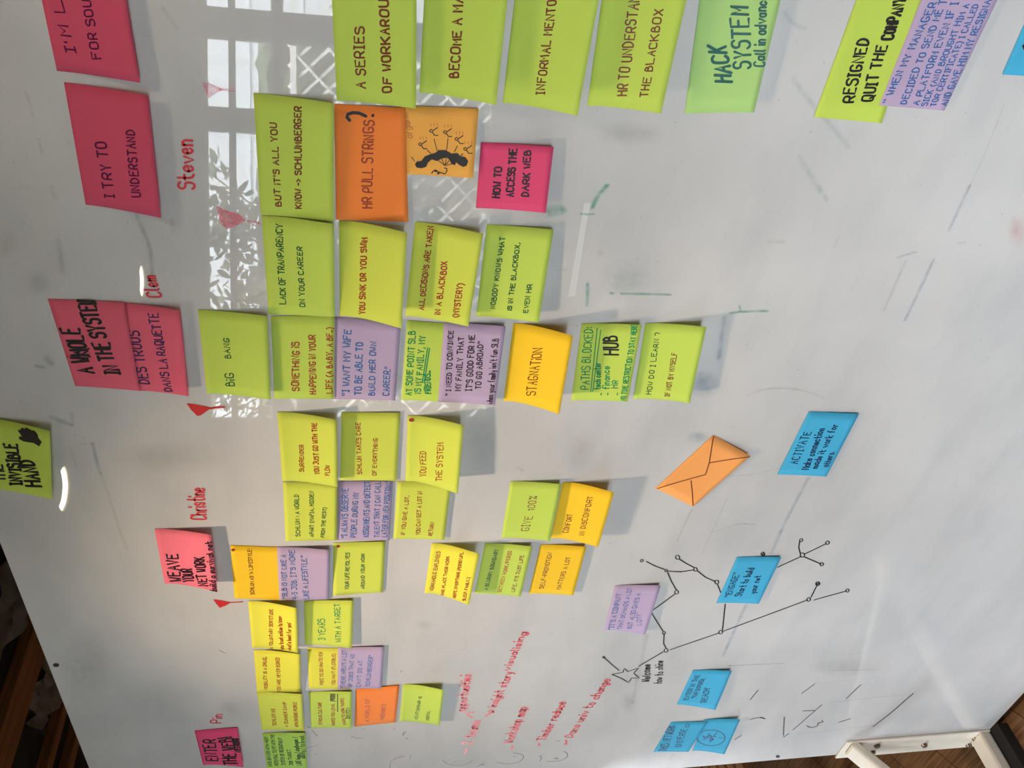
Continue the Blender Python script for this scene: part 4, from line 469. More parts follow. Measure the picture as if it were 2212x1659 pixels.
["soft","gray",3.57,[[-882.4,-799.2],[-873.4,-964.2]]],
["soft","K3",2.75,[[-870.9,-990.3],[-947.9,-972.5],[-1005.4,-952.5]]],
["soft","gray",2.79,[[-1011.3,-769.4],[-1001.0,-948.4]]],
["soft","K3",2.0,[[-847.9,-605.1],[-811.9,-610.7]]],
["soft","K3",2.16,[[-819.3,-844.2],[-872.5,-831.8]]],
["soft","K3",2.23,[[-977.4,-779.9],[-988.1,-792.3],[-985.0,-807.9],[-969.6,-804.1]]],
["soft","K3",2.23,[[-969.6,-804.1],[-967.5,-815.8],[-959.1,-808.4]]],
["soft","gray",2.02,[[-700.3,-750.5],[-693.0,-831.4]]],
["soft","gray",2.5,[[-756.9,-753.9],[-763.0,-858.0]]],
["soft","K3",2.12,[[-931.3,-631.9],[-922.9,-649.0],[-936.7,-671.6],[-923.5,-653.2]]],
["soft","K3",2.15,[[-1014.7,-621.8],[-997.5,-632.7]]],
["soft","gray",4.24,[[-1083.3,-490.6],[-1055.8,-489.7]]],
["soft","K3",2.25,[[-973.0,-855.7],[-961.2,-878.3]]],
["soft","K3",3.05,[[-1075.3,-1221.3],[-1076.2,-1221.8]]],
["soft","gray",1.37,[[-45.8,0.0],[-44.0,-5.2]]],
["soft","redf",3.82,[[-155.2,-24.9],[-160.5,-35.8]]],
["soft","K3",0.99,[[-833.2,281.2],[-835.0,278.5]]],
["soft","K3",0.87,[[-845.6,274.5],[-868.5,265.1]]],
["soft","K3",1.04,[[-879.3,201.6],[-887.8,194.2],[-888.2,181.0]]],
["soft","K3",0.83,[[-667.7,117.2],[-662.8,116.7],[-661.3,112.7]]],
["soft","K3",0.88,[[-855.2,182.8],[-855.2,176.3]]],
["soft","gray",0.74,[[-899.2,246.8],[-889.4,203.0]]],
["soft","K3",0.73,[[-912.8,285.6],[-902.4,265.0]]],
["soft","K3",0.74,[[-939.4,270.9],[-935.8,264.2]]],
["soft","gray",0.93,[[-952.0,162.1],[-957.9,154.4]]],
["soft","K3",1.1,[[-1018.6,124.3],[-995.9,125.8],[-981.3,117.0],[-974.3,97.2]]],
["soft","gray",1.26,[[-988.0,85.7],[-967.3,85.1]]],
["soft","K3",0.71,[[-569.7,415.2],[-578.2,406.5]]],
["soft","K3",0.82,[[-831.1,282.5],[-834.4,278.5]]],
["soft","K3",0.7,[[-846.0,274.7],[-866.8,265.5]]],
["soft","gray",1.97,[[-614.7,43.3],[-604.1,7.0]]],
["soft","gray",0.75,[[-574.1,148.1],[-549.7,149.4],[-531.6,134.4]]],
["smudge","gray",0.0,[[201.2,-86.0],[199.1,-85.9],[197.3,-84.9],[196.0,-83.1],[195.5,-80.8],[195.9,-78.3],[197.0,-76.0],[198.7,-74.3],[200.8,-73.4],[202.9,-73.5],[204.7,-74.5],[206.0,-76.3],[206.5,-78.6],[206.1,-81.1],[205.0,-83.4],[203.3,-85.1]]],
["smudge","gray",0.0,[[192.5,-154.9],[191.4,-155.0],[190.5,-154.6],[189.8,-153.9],[189.5,-153.0],[189.7,-152.0],[190.3,-151.0],[191.2,-150.2],[192.3,-149.7],[193.4,-149.6],[194.4,-150.0],[195.1,-150.7],[195.3,-151.6],[195.1,-152.7],[194.5,-153.6],[193.6,-154.4]]],
["smudge","tealb",0.0,[[168.8,-155.8],[157.2,-155.6],[147.2,-149.7],[140.2,-138.7],[137.5,-124.5],[139.4,-109.4],[145.7,-95.8],[155.2,-85.7],[166.5,-80.7],[177.7,-81.4],[187.4,-87.5],[194.0,-98.2],[196.6,-111.8],[195.0,-126.4],[189.1,-139.9],[180.0,-150.2]]],
["smudge","grayb",0.0,[[-103.4,3.6],[-129.3,2.7],[-151.8,6.1],[-166.9,13.5],[-172.1,23.6],[-166.4,34.8],[-150.9,45.1],[-128.4,53.0],[-102.7,57.2],[-77.7,57.4],[-57.1,53.6],[-43.6,46.4],[-38.9,37.0],[-43.6,26.6],[-57.3,16.6],[-78.2,8.6]]],
["smudge","gray",0.0,[[-831.1,-357.0],[-850.2,-359.9],[-866.3,-359.7],[-876.7,-356.4],[-879.7,-350.3],[-874.8,-342.5],[-862.9,-334.3],[-845.9,-327.0],[-826.6,-321.6],[-807.9,-318.9],[-792.6,-319.3],[-782.8,-322.7],[-779.9,-328.6],[-784.4,-336.0],[-795.6,-344.0],[-811.9,-351.3]]],
["smudge","bluerb",0.0,[[-99.8,-303.8],[-105.1,-303.8],[-109.6,-300.8],[-112.5,-295.3],[-113.5,-288.0],[-112.3,-280.2],[-109.2,-273.1],[-104.6,-267.7],[-99.3,-264.8],[-94.1,-264.9],[-89.7,-267.9],[-86.8,-273.3],[-85.9,-280.4],[-87.0,-288.1],[-90.0,-295.3],[-94.5,-300.7]]],
["smudge","bluerb",0.0,[[0.6,-290.1],[-9.7,-291.2],[-18.6,-288.3],[-24.6,-281.7],[-26.7,-272.6],[-24.5,-262.3],[-18.6,-252.4],[-9.8,-244.6],[0.4,-240.0],[10.6,-239.2],[19.1,-242.2],[24.8,-248.7],[26.8,-257.5],[24.9,-267.6],[19.3,-277.2],[10.8,-285.2]]],
["smudge","grayb",0.0,[[-749.5,390.5],[-757.9,392.8],[-764.7,398.0],[-768.8,405.5],[-769.4,413.9],[-766.6,422.0],[-760.7,428.5],[-752.8,432.5],[-744.0,433.3],[-735.6,430.9],[-729.0,425.7],[-725.1,418.4],[-724.4,410.2],[-727.1,402.2],[-732.8,395.6],[-740.6,391.5]]],
["smudge","grayb",0.0,[[140.5,524.5],[134.1,526.9],[128.6,531.0],[124.8,536.3],[123.4,542.0],[124.5,547.1],[128.0,550.8],[133.4,552.7],[139.7,552.3],[146.0,549.9],[151.3,545.8],[155.0,540.6],[156.4,535.0],[155.3,530.0],[152.0,526.2],[146.7,524.3]]],
["smudge","grayb",0.0,[[190.2,545.7],[182.1,548.6],[175.1,553.0],[170.2,558.4],[168.4,564.0],[169.9,568.8],[174.4,572.0],[181.2,573.3],[189.2,572.4],[197.2,569.5],[204.0,565.1],[208.6,559.7],[210.4,554.4],[209.0,549.7],[204.8,546.4],[198.2,545.0]]],
["smudge","grayb",0.0,[[-123.2,-141.7],[-140.2,-142.9],[-154.7,-139.8],[-164.5,-132.9],[-167.7,-123.1],[-164.0,-112.0],[-153.9,-101.6],[-139.2,-93.4],[-122.3,-88.5],[-105.8,-87.8],[-92.0,-91.1],[-82.9,-97.9],[-79.9,-107.3],[-83.1,-117.8],[-92.4,-128.0],[-106.4,-136.4]]],
["smudge","grayb",0.0,[[-528.9,65.6],[-535.4,66.5],[-540.8,70.0],[-544.0,75.6],[-544.8,82.3],[-542.9,89.2],[-538.6,95.2],[-532.6,99.3],[-525.9,101.0],[-519.4,100.0],[-514.2,96.5],[-511.0,91.0],[-510.2,84.3],[-512.1,77.5],[-516.3,71.6],[-522.2,67.4]]],
["smudge","grayb",0.0,[[-127.5,357.0],[-140.6,363.8],[-151.5,381.4],[-158.6,406.8],[-160.5,436.1],[-157.2,464.4],[-149.1,487.3],[-137.7,501.4],[-124.7,504.9],[-112.1,497.4],[-101.7,480.2],[-95.0,455.9],[-92.8,427.9],[-95.7,400.2],[-103.2,377.0],[-114.3,361.7]]],
["smudge","grayb",0.0,[[-600.2,581.0],[-652.3,592.5],[-697.5,609.0],[-727.7,627.7],[-736.9,645.6],[-723.5,659.3],[-690.3,666.5],[-643.7,666.4],[-591.9,659.4],[-542.9,646.9],[-503.5,631.0],[-478.4,614.0],[-470.6,598.2],[-480.8,585.5],[-508.3,577.6],[-549.8,575.9]]],
["smudge","grayb",0.0,[[351.4,-125.7],[345.8,-123.9],[340.6,-116.1],[336.7,-103.5],[334.7,-88.0],[334.9,-72.1],[337.2,-58.3],[341.3,-48.6],[346.5,-44.5],[352.0,-46.6],[357.0,-54.3],[360.8,-66.7],[362.8,-81.8],[362.8,-97.4],[360.6,-111.3],[356.6,-121.2]]],
["smudge","redf",0.0,[[251.9,-624.8],[242.0,-629.4],[233.3,-631.2],[227.3,-629.6],[225.1,-625.1],[226.9,-618.3],[232.5,-610.3],[240.9,-602.3],[250.8,-595.7],[260.6,-591.3],[268.9,-589.8],[274.5,-591.4],[276.7,-595.8],[275.0,-602.4],[269.8,-610.2],[261.7,-618.0]]],
["smudge","grayb",0.0,[[-756.2,-866.9],[-771.0,-866.7],[-782.2,-852.6],[-787.8,-826.7],[-787.0,-793.2],[-780.1,-757.5],[-768.1,-725.2],[-753.1,-701.3],[-737.3,-689.1],[-723.1,-690.1],[-712.5,-704.1],[-707.1,-728.9],[-707.5,-761.0],[-713.8,-795.8],[-725.2,-828.2],[-740.1,-853.2]]],
["tape","tape",0.0,[[264.5,-49.2],[264.9,-57.2],[249.5,-56.0],[140.1,-60.3],[138.1,-51.9],[243.3,-49.7]]],  # pale narrow streak on the board
["dot","hole",0.0,[[-587.3,659.7],[-590.3,661.2],[-592.0,663.9],[-591.7,666.7],[-589.5,668.6],[-586.3,668.9],[-583.4,667.4],[-581.7,664.8],[-582.0,661.9],[-584.1,660.0]]],
["dot","hole",0.0,[[-1112.7,-763.1],[-1116.4,-763.3],[-1118.4,-761.3],[-1117.8,-757.8],[-1114.9,-754.1],[-1110.9,-751.7],[-1107.1,-751.4],[-1105.2,-753.4],[-1105.7,-757.0],[-1108.6,-760.6]]],
]

# ---------------------------------------------------------------- room shell
A0 = (-0.94, 4.0); U0 = (-0.8165, -0.5773); NO = (-0.5773, 0.8165)        # window wall: origin, run to the left, outward normal (x, n)
def WW(s, y, o): return W(A0[0] + U0[0] * s + NO[0] * o, y, A0[1] + U0[1] * s + NO[1] * o)
def wx(s): return A0[0] + U0[0] * s, A0[1] + U0[1] * s
s_r = (A0[0] - 3.6) / 0.8165; s_l = (A0[0] + 5.4) / 0.8165
FL = -H0
def slab(name, mat, y0, y1):
    n_at = lambda x: A0[1] + NO[1] * .14 + (x - A0[0] - NO[0] * .14) * U0[1] / U0[0]
    q = [(-5.5, -3.1), (3.7, -3.1), (3.7, n_at(3.7)), (-5.5, n_at(-5.5))]; m = MB()
    m.add([W(x, y, n) for y in (y0, y1) for x, n in q], [(0, 1, 2, 3), (4, 5, 6, 7), (0, 1, 5, 4), (1, 2, 6, 5), (2, 3, 7, 6), (3, 0, 4, 7)])
    tag(m.build(name, mat), kind='structure')
slab('floor', FLOOR, FL - .05, FL); slab('ceiling', CEILM, CEIL, CEIL + .1)
def wall(name, a, b, th=0.12):
    d = Vector((b[0] - a[0], b[1] - a[1])).normalized(); nn = (-d[1] * th, d[0] * th); m = MB()
    q = [a, b, (b[0] + nn[0], b[1] + nn[1]), (a[0] + nn[0], a[1] + nn[1])]
    m.add([W(x, y, n) for y in (FL, CEIL) for x, n in q], [(0, 1, 2, 3), (4, 5, 6, 7), (0, 1, 5, 4), (1, 2, 6, 5), (2, 3, 7, 6), (3, 0, 4, 7)])
    tag(m.build(name, WALLM), kind='structure')
wall('wall_back', (3.6, -3.0), (-5.4, -3.0), -0.12)
wall('wall_left', (-5.4, -3.0), (-5.4, wx(s_l)[1]), 0.12)
wall('wall_right', (3.6, wx(s_r)[1]), (3.6, -3.0), 0.12)
HEAD, WB0 = 0.975, -0.62                                                   # window head and sill
openings = [(-5.35, -3.95), (-3.75, -2.35), (-2.15, -0.75), (-0.52, -0.13), (0.0, 0.39), (0.49, 2.08), (4.25, 5.40)]  # first three and the last are unseen openings added to light the lower board
def sill_head(a): return (-1.26, -0.12) if a < -.6 else ((-1.26, -0.02) if a > 2.5 else (WB0, HEAD))  # low heads of the added openings keep their daylight off the board's top
mb = MB(); prev = s_r
for a, b in openings:
    wb, WT = sill_head(a)
    mb.box((prev, FL, 0), (a, CEIL, .14), WW); mb.box((a, FL, 0), (b, wb, .14), WW); mb.box((a, WT, 0), (b, CEIL, .14), WW); prev = b
mb.box((prev, FL, 0), (s_l, CEIL, .14), WW); tag(mb.build('wall_front', WALLM), kind='structure')
for i, (a, b) in enumerate(openings):
    WB, WT = sill_head(a)
    w = empty('window_%d' % (i + 1), WW((a + b) / 2, WB, .07)); tag(w, kind='structure'); org = w.location.copy()
    m = MB()
    for q in ((a, a + .012, WB, WT), (b - .012, b, WB, WT), (a, b, WT - .012, WT), (a, b, WB, WB + .03), (a, b, .818, .848), (a, b, .566, .626)):
        if q[3] > WT + .001: continue
        m.box((q[0], q[2], .04), (q[1], q[3], .10), WW)
    m.build('window_frame', FRAMEM, w, org)
    m = MB(); m.box((a + .01, WB + .02, .068), (b - .01, WT - .01, .072), WW); m.build('glass_pane', GLASS, w, org)
    ld = bpy.data.lights.new('window_portal', 'AREA'); ld.shape = 'RECTANGLE'; ld.size = b - a; ld.size_y = WT - WB; ld.cycles.is_portal = True
    lo = bpy.data.objects.new('window_portal', ld); COLL.objects.link(lo)
    zc = (WT + WB) / 2; z_ax = bw((NO[0], 0, NO[1])); x_ax = bw((U0[0], 0, U0[1])); y_ax = z_ax.cross(x_ax)
    lo.matrix_world = Matrix.Translation(WW((a + b) / 2, zc, .16)) @ Matrix((x_ax, y_ax, z_ax)).transposed().to_4x4()

# ---------------------------------------------------------------- whiteboard
XL, XR, YT = -1.130, 1.25, 0.676
base = W((XL + XR) / 2, -H0, 0)
board = empty('whiteboard', base)
tag(board, 'large glossy white board standing on the floor, covered with sticky notes and marker', 'whiteboard')
mb = MB(); mb.box((XL, -1.285, -.019), (XR, YT, 0), W); mb.build('panel', BOARD, board, base, bevel=.0012)
flat = lambda n: (lambda x, y: n)
RND = random.Random(11)
# inked words
groups = {}
for text, ink, w, (P, Q, T) in BTEXT:
    nm = 'red_lettering' if ink == 'R' else 'black_lettering'
    P, Q, T = [(a[0] / 1e3, a[1] / 1e3) for a in (P, Q, T)]
    hh = math.hypot(T[0] - P[0], T[1] - P[1]); m = MB()
    for st in lettering(text, RND):
        pts = [(P[0] + (Q[0] - P[0]) * a + (T[0] - P[0]) * b, P[1] + (Q[1] - P[1]) * a + (T[1] - P[1]) * b) for a, b in st]
        ribbon(m, pts, max(hh * w * (1.6 if ink == 'R' else 1.3), .0024 if ink == 'R' else .0013), flat(.0004))
    m.build(nm, IM[ink], board, base)
NAMES = dict(tape='pale_streak', net='network_drawing', redline='red_lettering', doodle='faint_doodle', flag='flag_mark', flagstem='flag_mark', soft='wiped_marker_line', smudge='wiped_smudge', dot='screw_hole')
acc = {}
for i, (kind, ink, w, pts) in enumerate(BMARK):
    pts = [(a / 1e3, b / 1e3) for a, b in pts]
    key = (kind, ink, i)
    if kind == 'flagstem': key = ('flag', ink, i - 1)
    m = acc.setdefault(key, MB())
    if kind == 'flag':
        if ink in SM: c = (sum(p[0] for p in pts) / len(pts), sum(p[1] for p in pts) / len(pts)); m.add([W(*c, .00045)] + [W(x, y, .00045) for x, y in pts], [(0, j + 1, (j + 1) % len(pts) + 1) for j in range(len(pts))], [.8] + [1.0] * len(pts))
        else: patch(m, pts, flat(.00045))
    elif kind == 'smudge':
        c = (sum(p[0] for p in pts) / len(pts), sum(p[1] for p in pts) / len(pts)); n = len(pts); vs = [W(*c, .0002)]; al = [1.0]; hgt = .00015 + .00001 * (i % 7)
        for r, f in ((.35, .85), (.7, .4), (1.0, 0.0)):
            for x, y in pts: vs.append(W(c[0] + (x - c[0]) * r, c[1] + (y - c[1]) * r, hgt)); al.append(f * RND.uniform(.7, 1))
        vs[0] = W(*c, hgt)
        fs = [(0, j + 1, (j + 1) % n + 1) for j in range(n)] + [(1 + r * n + j, 1 + (r + 1) * n + j, 1 + (r + 1) * n + (j + 1) % n, 1 + r * n + (j + 1) % n) for r in (0, 1) for j in range(n)]
        m.add(vs, fs, al)
    elif kind == 'dot': patch(m, pts, flat(.0005))
    elif kind == 'tape': patch(m, pts, flat(.00016))  # pale narrow strip lying flat on the board
    elif kind == 'soft':
        q = pts if len(pts) < 3 else chaikin(chaikin(pts))
        if ink in SM: ribbon(m, dense(q, .006), w * 1.9 / 1e3, flat(.0003 + .00001 * (i % 9)), True, RND)
        else: ribbon(m, dense(q, .006), w * 1.1 / 1e3, flat(.00042))
    else:
        q = chaikin(chaikin(pts)) if (kind == 'doodle' and len(pts) > 2) else pts
        ribbon(m, dense(q, .006), w * 1.25 / 1e3, flat(.0004 if kind != 'flagstem' else .00046), ink in SM)
for key, m in acc.items():
    ink = key[1]; kind = key[0]
    if kind == 'soft' and ink not in SM: nm = 'faint_doodle'
    elif kind == 'net': nm = 'star_drawing' if len(m.v) > 100 and abs((m.v[0] - m.v[-1]).length) < .02 and m.v[0].x < -.75 else ('network_node' if (m.v[0] - m.v[-1]).length < .012 else 'network_line')
    else: nm = NAMES[kind]
    m.build(nm, SM[ink] if ink in SM else IM[ink], board, base, fade=(ink in SM))
# steel foot bracket screwed to the lower left corner
PX0, PX1 = -1.138, -1.063
mb = MB(); mb.box((PX0, -1.283, 0), (PX1, -0.91, .005), W); 
brk = mb.build('foot_bracket', STEELM, board, base, bevel=.0015)
brk['label'] = 'cream steel bracket at the lower left corner'
BOLTS = [(-1.089, -0.996), (-1.119, -0.997), (-1.105, -1.126), (-1.095, -1.257), (-1.125, -1.255)]
def bolt(x, y):
    m = MB(); m.cyl(W(x, y, .005), W(x, y, .010), .008, .006, 12); m.build('bolt', BOLTM, brk, base)
for x, y in BOLTS: bolt(x, y)
m = MB(); m.box((-1.100, FL, .004), (-1.032, -1.284, .50), W); m.build('foot_and_shade_block', RUBBER_SHADE, brk, base)  # long black strip stands in for the shadow beside the foot tube
for x_ in (-.85, 1.0): m = MB(); m.box((x_, FL, -.019), (x_ + .06, -1.284, -.002), W); m.build('foot_and_shade_block', RUBBER_SHADE, board, base)
def tube(name, p, q, hw):
    p = Vector(p); q = Vector(q); d = (q - p).normalized(); a = Vector((1, 0, 0)); b = d.cross(a).normalized(); m = MB(); h = hw
    vs = [c + a * sx * h[0] + b * sy * h[1] for c in (p, q) for sx, sy in ((-1, -1), (1, -1), (1, 1), (-1, 1))]
    m.add(vs, [(0, 1, 2, 3), (4, 5, 6, 7), (0, 1, 5, 4), (1, 2, 6, 5), (2, 3, 7, 6), (3, 0, 4, 7)])
    return m.build(name, STEELM, brk, base, bevel=.006)
tube('foot_tube', W(-1.089, -1.268, .003), W(-1.089, -1.268, .52), (.024, .015))
tube('brace_tube', W(-1.089, -0.928, .003), W(-1.089, -1.245, .44), (.024, .012))

# ---------------------------------------------------------------- sticky notes
def fz(v):
    w = max(0.0, (v - .12) / .88)
    return w ** 1.35 if w <= 1 else 1 + 1.35 * (w - 1)
def make_note(key, label, col, b_mm, quad, texts, strokes):
    TL, TR, BR, BL = [Vector(q) / 1e3 for q in quad]; b0 = b_mm / 1e3
    def S(u, v):
        xy = (TL * (1 - u) + TR * u) * (1 - v) + (BL * (1 - u) + BR * u) * v
        h = b0 + ((BL.z - b0) * (1 - u) + (BR.z - b0) * u) * fz(v)
        return xy.x, xy.y, h
    NU, NV = 8, 12; TH = .00022
    org = W(*S(.5, 0)); m = MB()
    for k in (0, 1):
        vs = []
        for j in range(NV + 1):
            for i in range(NU + 1):
                x, y, h = S(i / NU, j / NV); vs.append(W(x, y, h - k * TH))
        m.add(vs, [(j * (NU + 1) + i, j * (NU + 1) + i + 1, (j + 1) * (NU + 1) + i + 1, (j + 1) * (NU + 1) + i) for j in range(NV) for i in range(NU)])
    nn = (NU + 1) * (NV + 1)
    ring = [i for i in range(NU + 1)] + [(j + 1) * (NU + 1) - 1 for j in range(1, NV + 1)] + [NV * (NU + 1) + i for i in range(NU - 1, -1, -1)] + [j * (NU + 1) for j in range(NV - 1, 0, -1)]
    for a, b in zip(ring, ring[1:] + ring[:1]): m.f.append([a, b, b + nn, a + nn])
    ob = m.build('sticky_note', PM[col], None, org, smooth=False)
    for p in ob.data.polygons[:2 * NU * NV]: p.use_smooth = True
    tag(ob, label, 'sticky note', 'sticky notes on the whiteboard')
    rnd = random.Random(key)
    # inverse of the paper surface, for ink thickness offsets
    def inv(x, y):
        u = v = .5
        for _ in range(6):
            f = S(u, v); du = S(u + 1e-3, v); dv = S(u, v + 1e-3)
            a, b, c, d = (du[0] - f[0]) * 1e3, (dv[0] - f[0]) * 1e3, (du[1] - f[1]) * 1e3, (dv[1] - f[1]) * 1e3
            ex, ey = x - f[0], y - f[1]; det = a * d - b * c
            u += (ex * d - b * ey) / det; v += (a * ey - ex * c) / det
        return u, v
    hq = lambda x, y: S(*inv(x, y))[2] + .00025
    parts = {}
    inside = lambda u, v: -.03 <= u <= 1.005 and -.005 <= v <= 1.005
    for text, ink, w, (P, Q, T) in texts:
        m = parts.setdefault(('handwriting', ink), MB())
        p0 = S(*P); t0 = S(*T); hh = math.hypot(t0[0] - p0[0], t0[1] - p0[1])
        for st in lettering(text, rnd):
            uv = [(P[0] + (Q[0] - P[0]) * a + (T[0] - P[0]) * b, P[1] + (Q[1] - P[1]) * a + (T[1] - P[1]) * b) for a, b in st]
            uv = [(min(max(u, .004), .996), min(max(v, .006), .992)) for u, v in uv]
            ribbon(m, [S(u, v)[:2] for u, v in uv], max(hh * w * 1.3, .00115), hq)
    for i, (kind, ink, w, pts) in enumerate(strokes):
        if kind == 'dot': m = parts.setdefault(('marker_dot', ink), MB()); patch(m, [S(*p)[:2] for p in pts], lambda x, y: hq(x, y) + .0001)
        elif kind == 'fill': m = parts.setdefault(('drawing', ink), MB()); patch(m, [S(*p)[:2] for p in pts], lambda x, y: hq(x, y) + .0002)
        else: m = parts.setdefault(('drawing', ink), MB()); ribbon(m, dense([S(*p)[:2] for p in pts], .004), w / 1e3, lambda x, y: hq(x, y) + .00008)
    for (nm, ink), m in parts.items(): m.build(nm, IM[ink], ob, org)
    return ob
for key, args in NOTES.items(): make_note(key, *args)

# ---------------------------------------------------------------- ceiling downlights
BULB = emit('warm_lamp', (1.0, 0.80, 0.52), 40.0); RINGM = emit('warm_light_ring', (1.0, 0.84, 0.60), 20.0); REFL = plain('bright_lamp_reflector', (0.92, 0.90, 0.86), 0.16, 0.5, 1.0); TRIM = plain('brushed_lamp_trim', (0.55, 0.52, 0.47), 0.35, 0.5, 0.6)
lab = ['round ceiling downlight close above the middle of the white board', 'added dim ceiling downlight, unseen, warming the right end of the white board', 'round ceiling downlight mirrored in the board beside THE INVISIBLE HAND note', 'round ceiling downlight mirrored in the board near its upper edge, nearest the windows']
for (pos, watt, cone), lb in zip(LAMPS, lab):
    c = W(*pos); d = empty('ceiling_downlight', c); tag(d, lb, 'ceiling light', 'ceiling downlights'); dn = Vector((0, 0, -1))
    m = MB(); n = 32
    prof = [(.086, 0), (.086, -.066), (.082, -.072), (.075, -.072), (.075, -.060)]
    vs = [c + Vector((r * math.cos(6.28319 * i / n), r * math.sin(6.28319 * i / n), z)) for r, z in prof for i in range(n)]
    m.add(vs, [(k * n + i, k * n + (i + 1) % n, (k + 1) * n + (i + 1) % n, (k + 1) * n + i) for k in range(len(prof) - 1) for i in range(n)]); m.build('trim_ring', TRIM, d, c, smooth=True)
    m = MB(); prof = [(.0735, -.044), (.064, -.020), (.042, -.006)]
    vs = [c + Vector((r * math.cos(6.28319 * i / n), r * math.sin(6.28319 * i / n), z)) for r, z in prof for i in range(n)]
    m.add(vs, [(k * n + i, k * n + (i + 1) % n, (k + 1) * n + (i + 1) % n, (k + 1) * n + i) for k in range(2) for i in range(n)]); m.build('reflector', REFL, d, c, smooth=True)
    m = MB(); prof = [(.0745, -.060), (.074, -.052), (.0735, -.044)]
    vs = [c + Vector((r * math.cos(6.28319 * i / n), r * math.sin(6.28319 * i / n), z)) for r, z in prof for i in range(n)]
    m.add(vs, [(k * n + i, k * n + (i + 1) % n, (k + 1) * n + (i + 1) % n, (k + 1) * n + i) for k in range(2) for i in range(n)]); m.build('glowing_ring', RINGM, d, c, smooth=True)
    m = MB(); m.cyl(c + dn * .004, c + dn * .036, .024, .020, 24); m.build('bulb', BULB, d, c)
    sp = bpy.data.lights.new('downlight_beam', 'SPOT'); sp.energy = watt; sp.color = SPOT_COL; sp.spot_size = math.radians(cone); sp.spot_blend = 0.75; sp.shadow_soft_size = 0.035
    so = bpy.data.objects.new('downlight_beam', sp); COLL.objects.link(so); so.parent = d; so.location = (0, 0, -.085)

# ---------------------------------------------------------------- ceiling beams, cloth and bench behind the board
def beam(x0, x1, lb):
    m = MB(); o = W((x0 + x1) / 2, 1.215, -1.4); m.box((x0, 1.177, -2.98), (x1, 1.2145, 0.3), W); tag(m.build('ceiling_beam', BEAMM, None, o, bevel=.004), lb, 'ceiling beam', 'beams under the dark ceiling')
beam(-1.928, -1.772, 'broad orange brown wooden beam under the ceiling, nearest past the board top')
beam(-2.28, -2.225, 'thin orange brown ceiling beam, the middle one past the board top')
beam(-2.50, -2.44, 'furthest thin orange brown ceiling beam past the board corner')
def sheet(x0, x1, n0, n1, lb, seed):
    r = random.Random(seed); m = MB(); NX, NN = 10, 16; o = W((x0 + x1) / 2, 1.2, (n0 + n1) / 2)
    hgt = [[1.185 + .022 * math.sin(i * 1.1 + j * .5 + seed) + r.uniform(-.006, .006) for i in range(NX + 1)] for j in range(NN + 1)]
    for k in (0, .002):
        vs = [W(x0 + (x1 - x0) * i / NX + .10 * (j / NN), hgt[j][i] + k, n0 + (n1 - n0) * j / NN) for j in range(NN + 1) for i in range(NX + 1)]
        m.add(vs, [(j * (NX + 1) + i, j * (NX + 1) + i + 1, (j + 1) * (NX + 1) + i + 1, (j + 1) * (NX + 1) + i) for j in range(NN) for i in range(NX)])
    tag(m.build('cloth_sheet', CLOTHM, None, o, smooth=True), lb, 'cloth', 'pale cloths tucked between the ceiling beams')
sheet(-1.72, -1.50, -1.00, -0.66, 'pale crumpled cloth under the ceiling on the near side of the broad beam', 1)
sheet(-2.20, -1.98, -0.95, -0.72, 'pale crumpled cloth under the ceiling between the broad and middle beams', 2)
bx, bn = -2.05, -0.42
bench = empty('slatted_bench', W(bx, FL, bn)); tag(bench, 'low honey coloured slatted wooden bench past the left edge of the board', 'bench')
for i in range(6):
    m = MB(); x = bx - .21 + .066 * i; m.box((x, -1.06, bn - .55), (x + .048, -1.035, bn + .30), W); m.build('slat', BENCHM, bench, bench.location, bevel=.002)
for dx in (-.19, .15):
    for dn_ in (-.5, .22):
        m = MB(); m.box((bx + dx, FL, bn + dn_), (bx + dx + .04, -1.06, bn + dn_ + .04), W); m.build('leg', BENCHM, bench, bench.location)

# ---------------------------------------------------------------- garden outside the windows (seen mirrored in the board)
mb = MB(); mb.box((-6, FL - .1, .15), (8, FL - .02, 12), WW); tag(mb.build('ground', plain('garden_ground', (0.05, 0.05, 0.035), 0.9)), kind='structure')
m = MB(); o = WW(0.0, FL - .02, 2.6)
r = random.Random(5)
NS, NY = 60, 24
for j in range(NY + 1):
    for i in range(NS + 1):
        s = -0.75 + 4.0 * i / NS; y = FL - .02 + (0.98 - FL) * j / NY; m.v.append(WW(s, y + (r.uniform(-.02, .02) if j == NY else 0), 2.5 + r.uniform(-.06, .06) + (.12 if j == NY else 0))); m.a.append(1)
m.f += [[j * (NS + 1) + i, j * (NS + 1) + i + 1, (j + 1) * (NS + 1) + i + 1, (j + 1) * (NS + 1) + i] for j in range(NY) for i in range(NS)]
k = len(m.v); m.add([WW(-.75, FL - .02, 3.1), WW(3.25, FL - .02, 3.1), WW(3.25, .98, 3.1), WW(-.75, .98, 3.1)], [(0, 1, 2, 3)]); m.f += [[NY * (NS + 1), NY * (NS + 1) + NS, k + 2, k + 3], [0, NY * (NS + 1), k + 3, k], [NS, k + 1, k + 2, NY * (NS + 1) + NS]]
tag(m.build('hedge', HEDGEM, None, o), 'long clipped dark hedge behind the white lath trellis outside the windows', 'hedge')
tr = empty('garden_trellis', WW(0, FL - .02, 1.9)); tag(tr, 'white criss-cross lath trellis standing outside the windows', 'trellis')
m = MB(); r = random.Random(9)
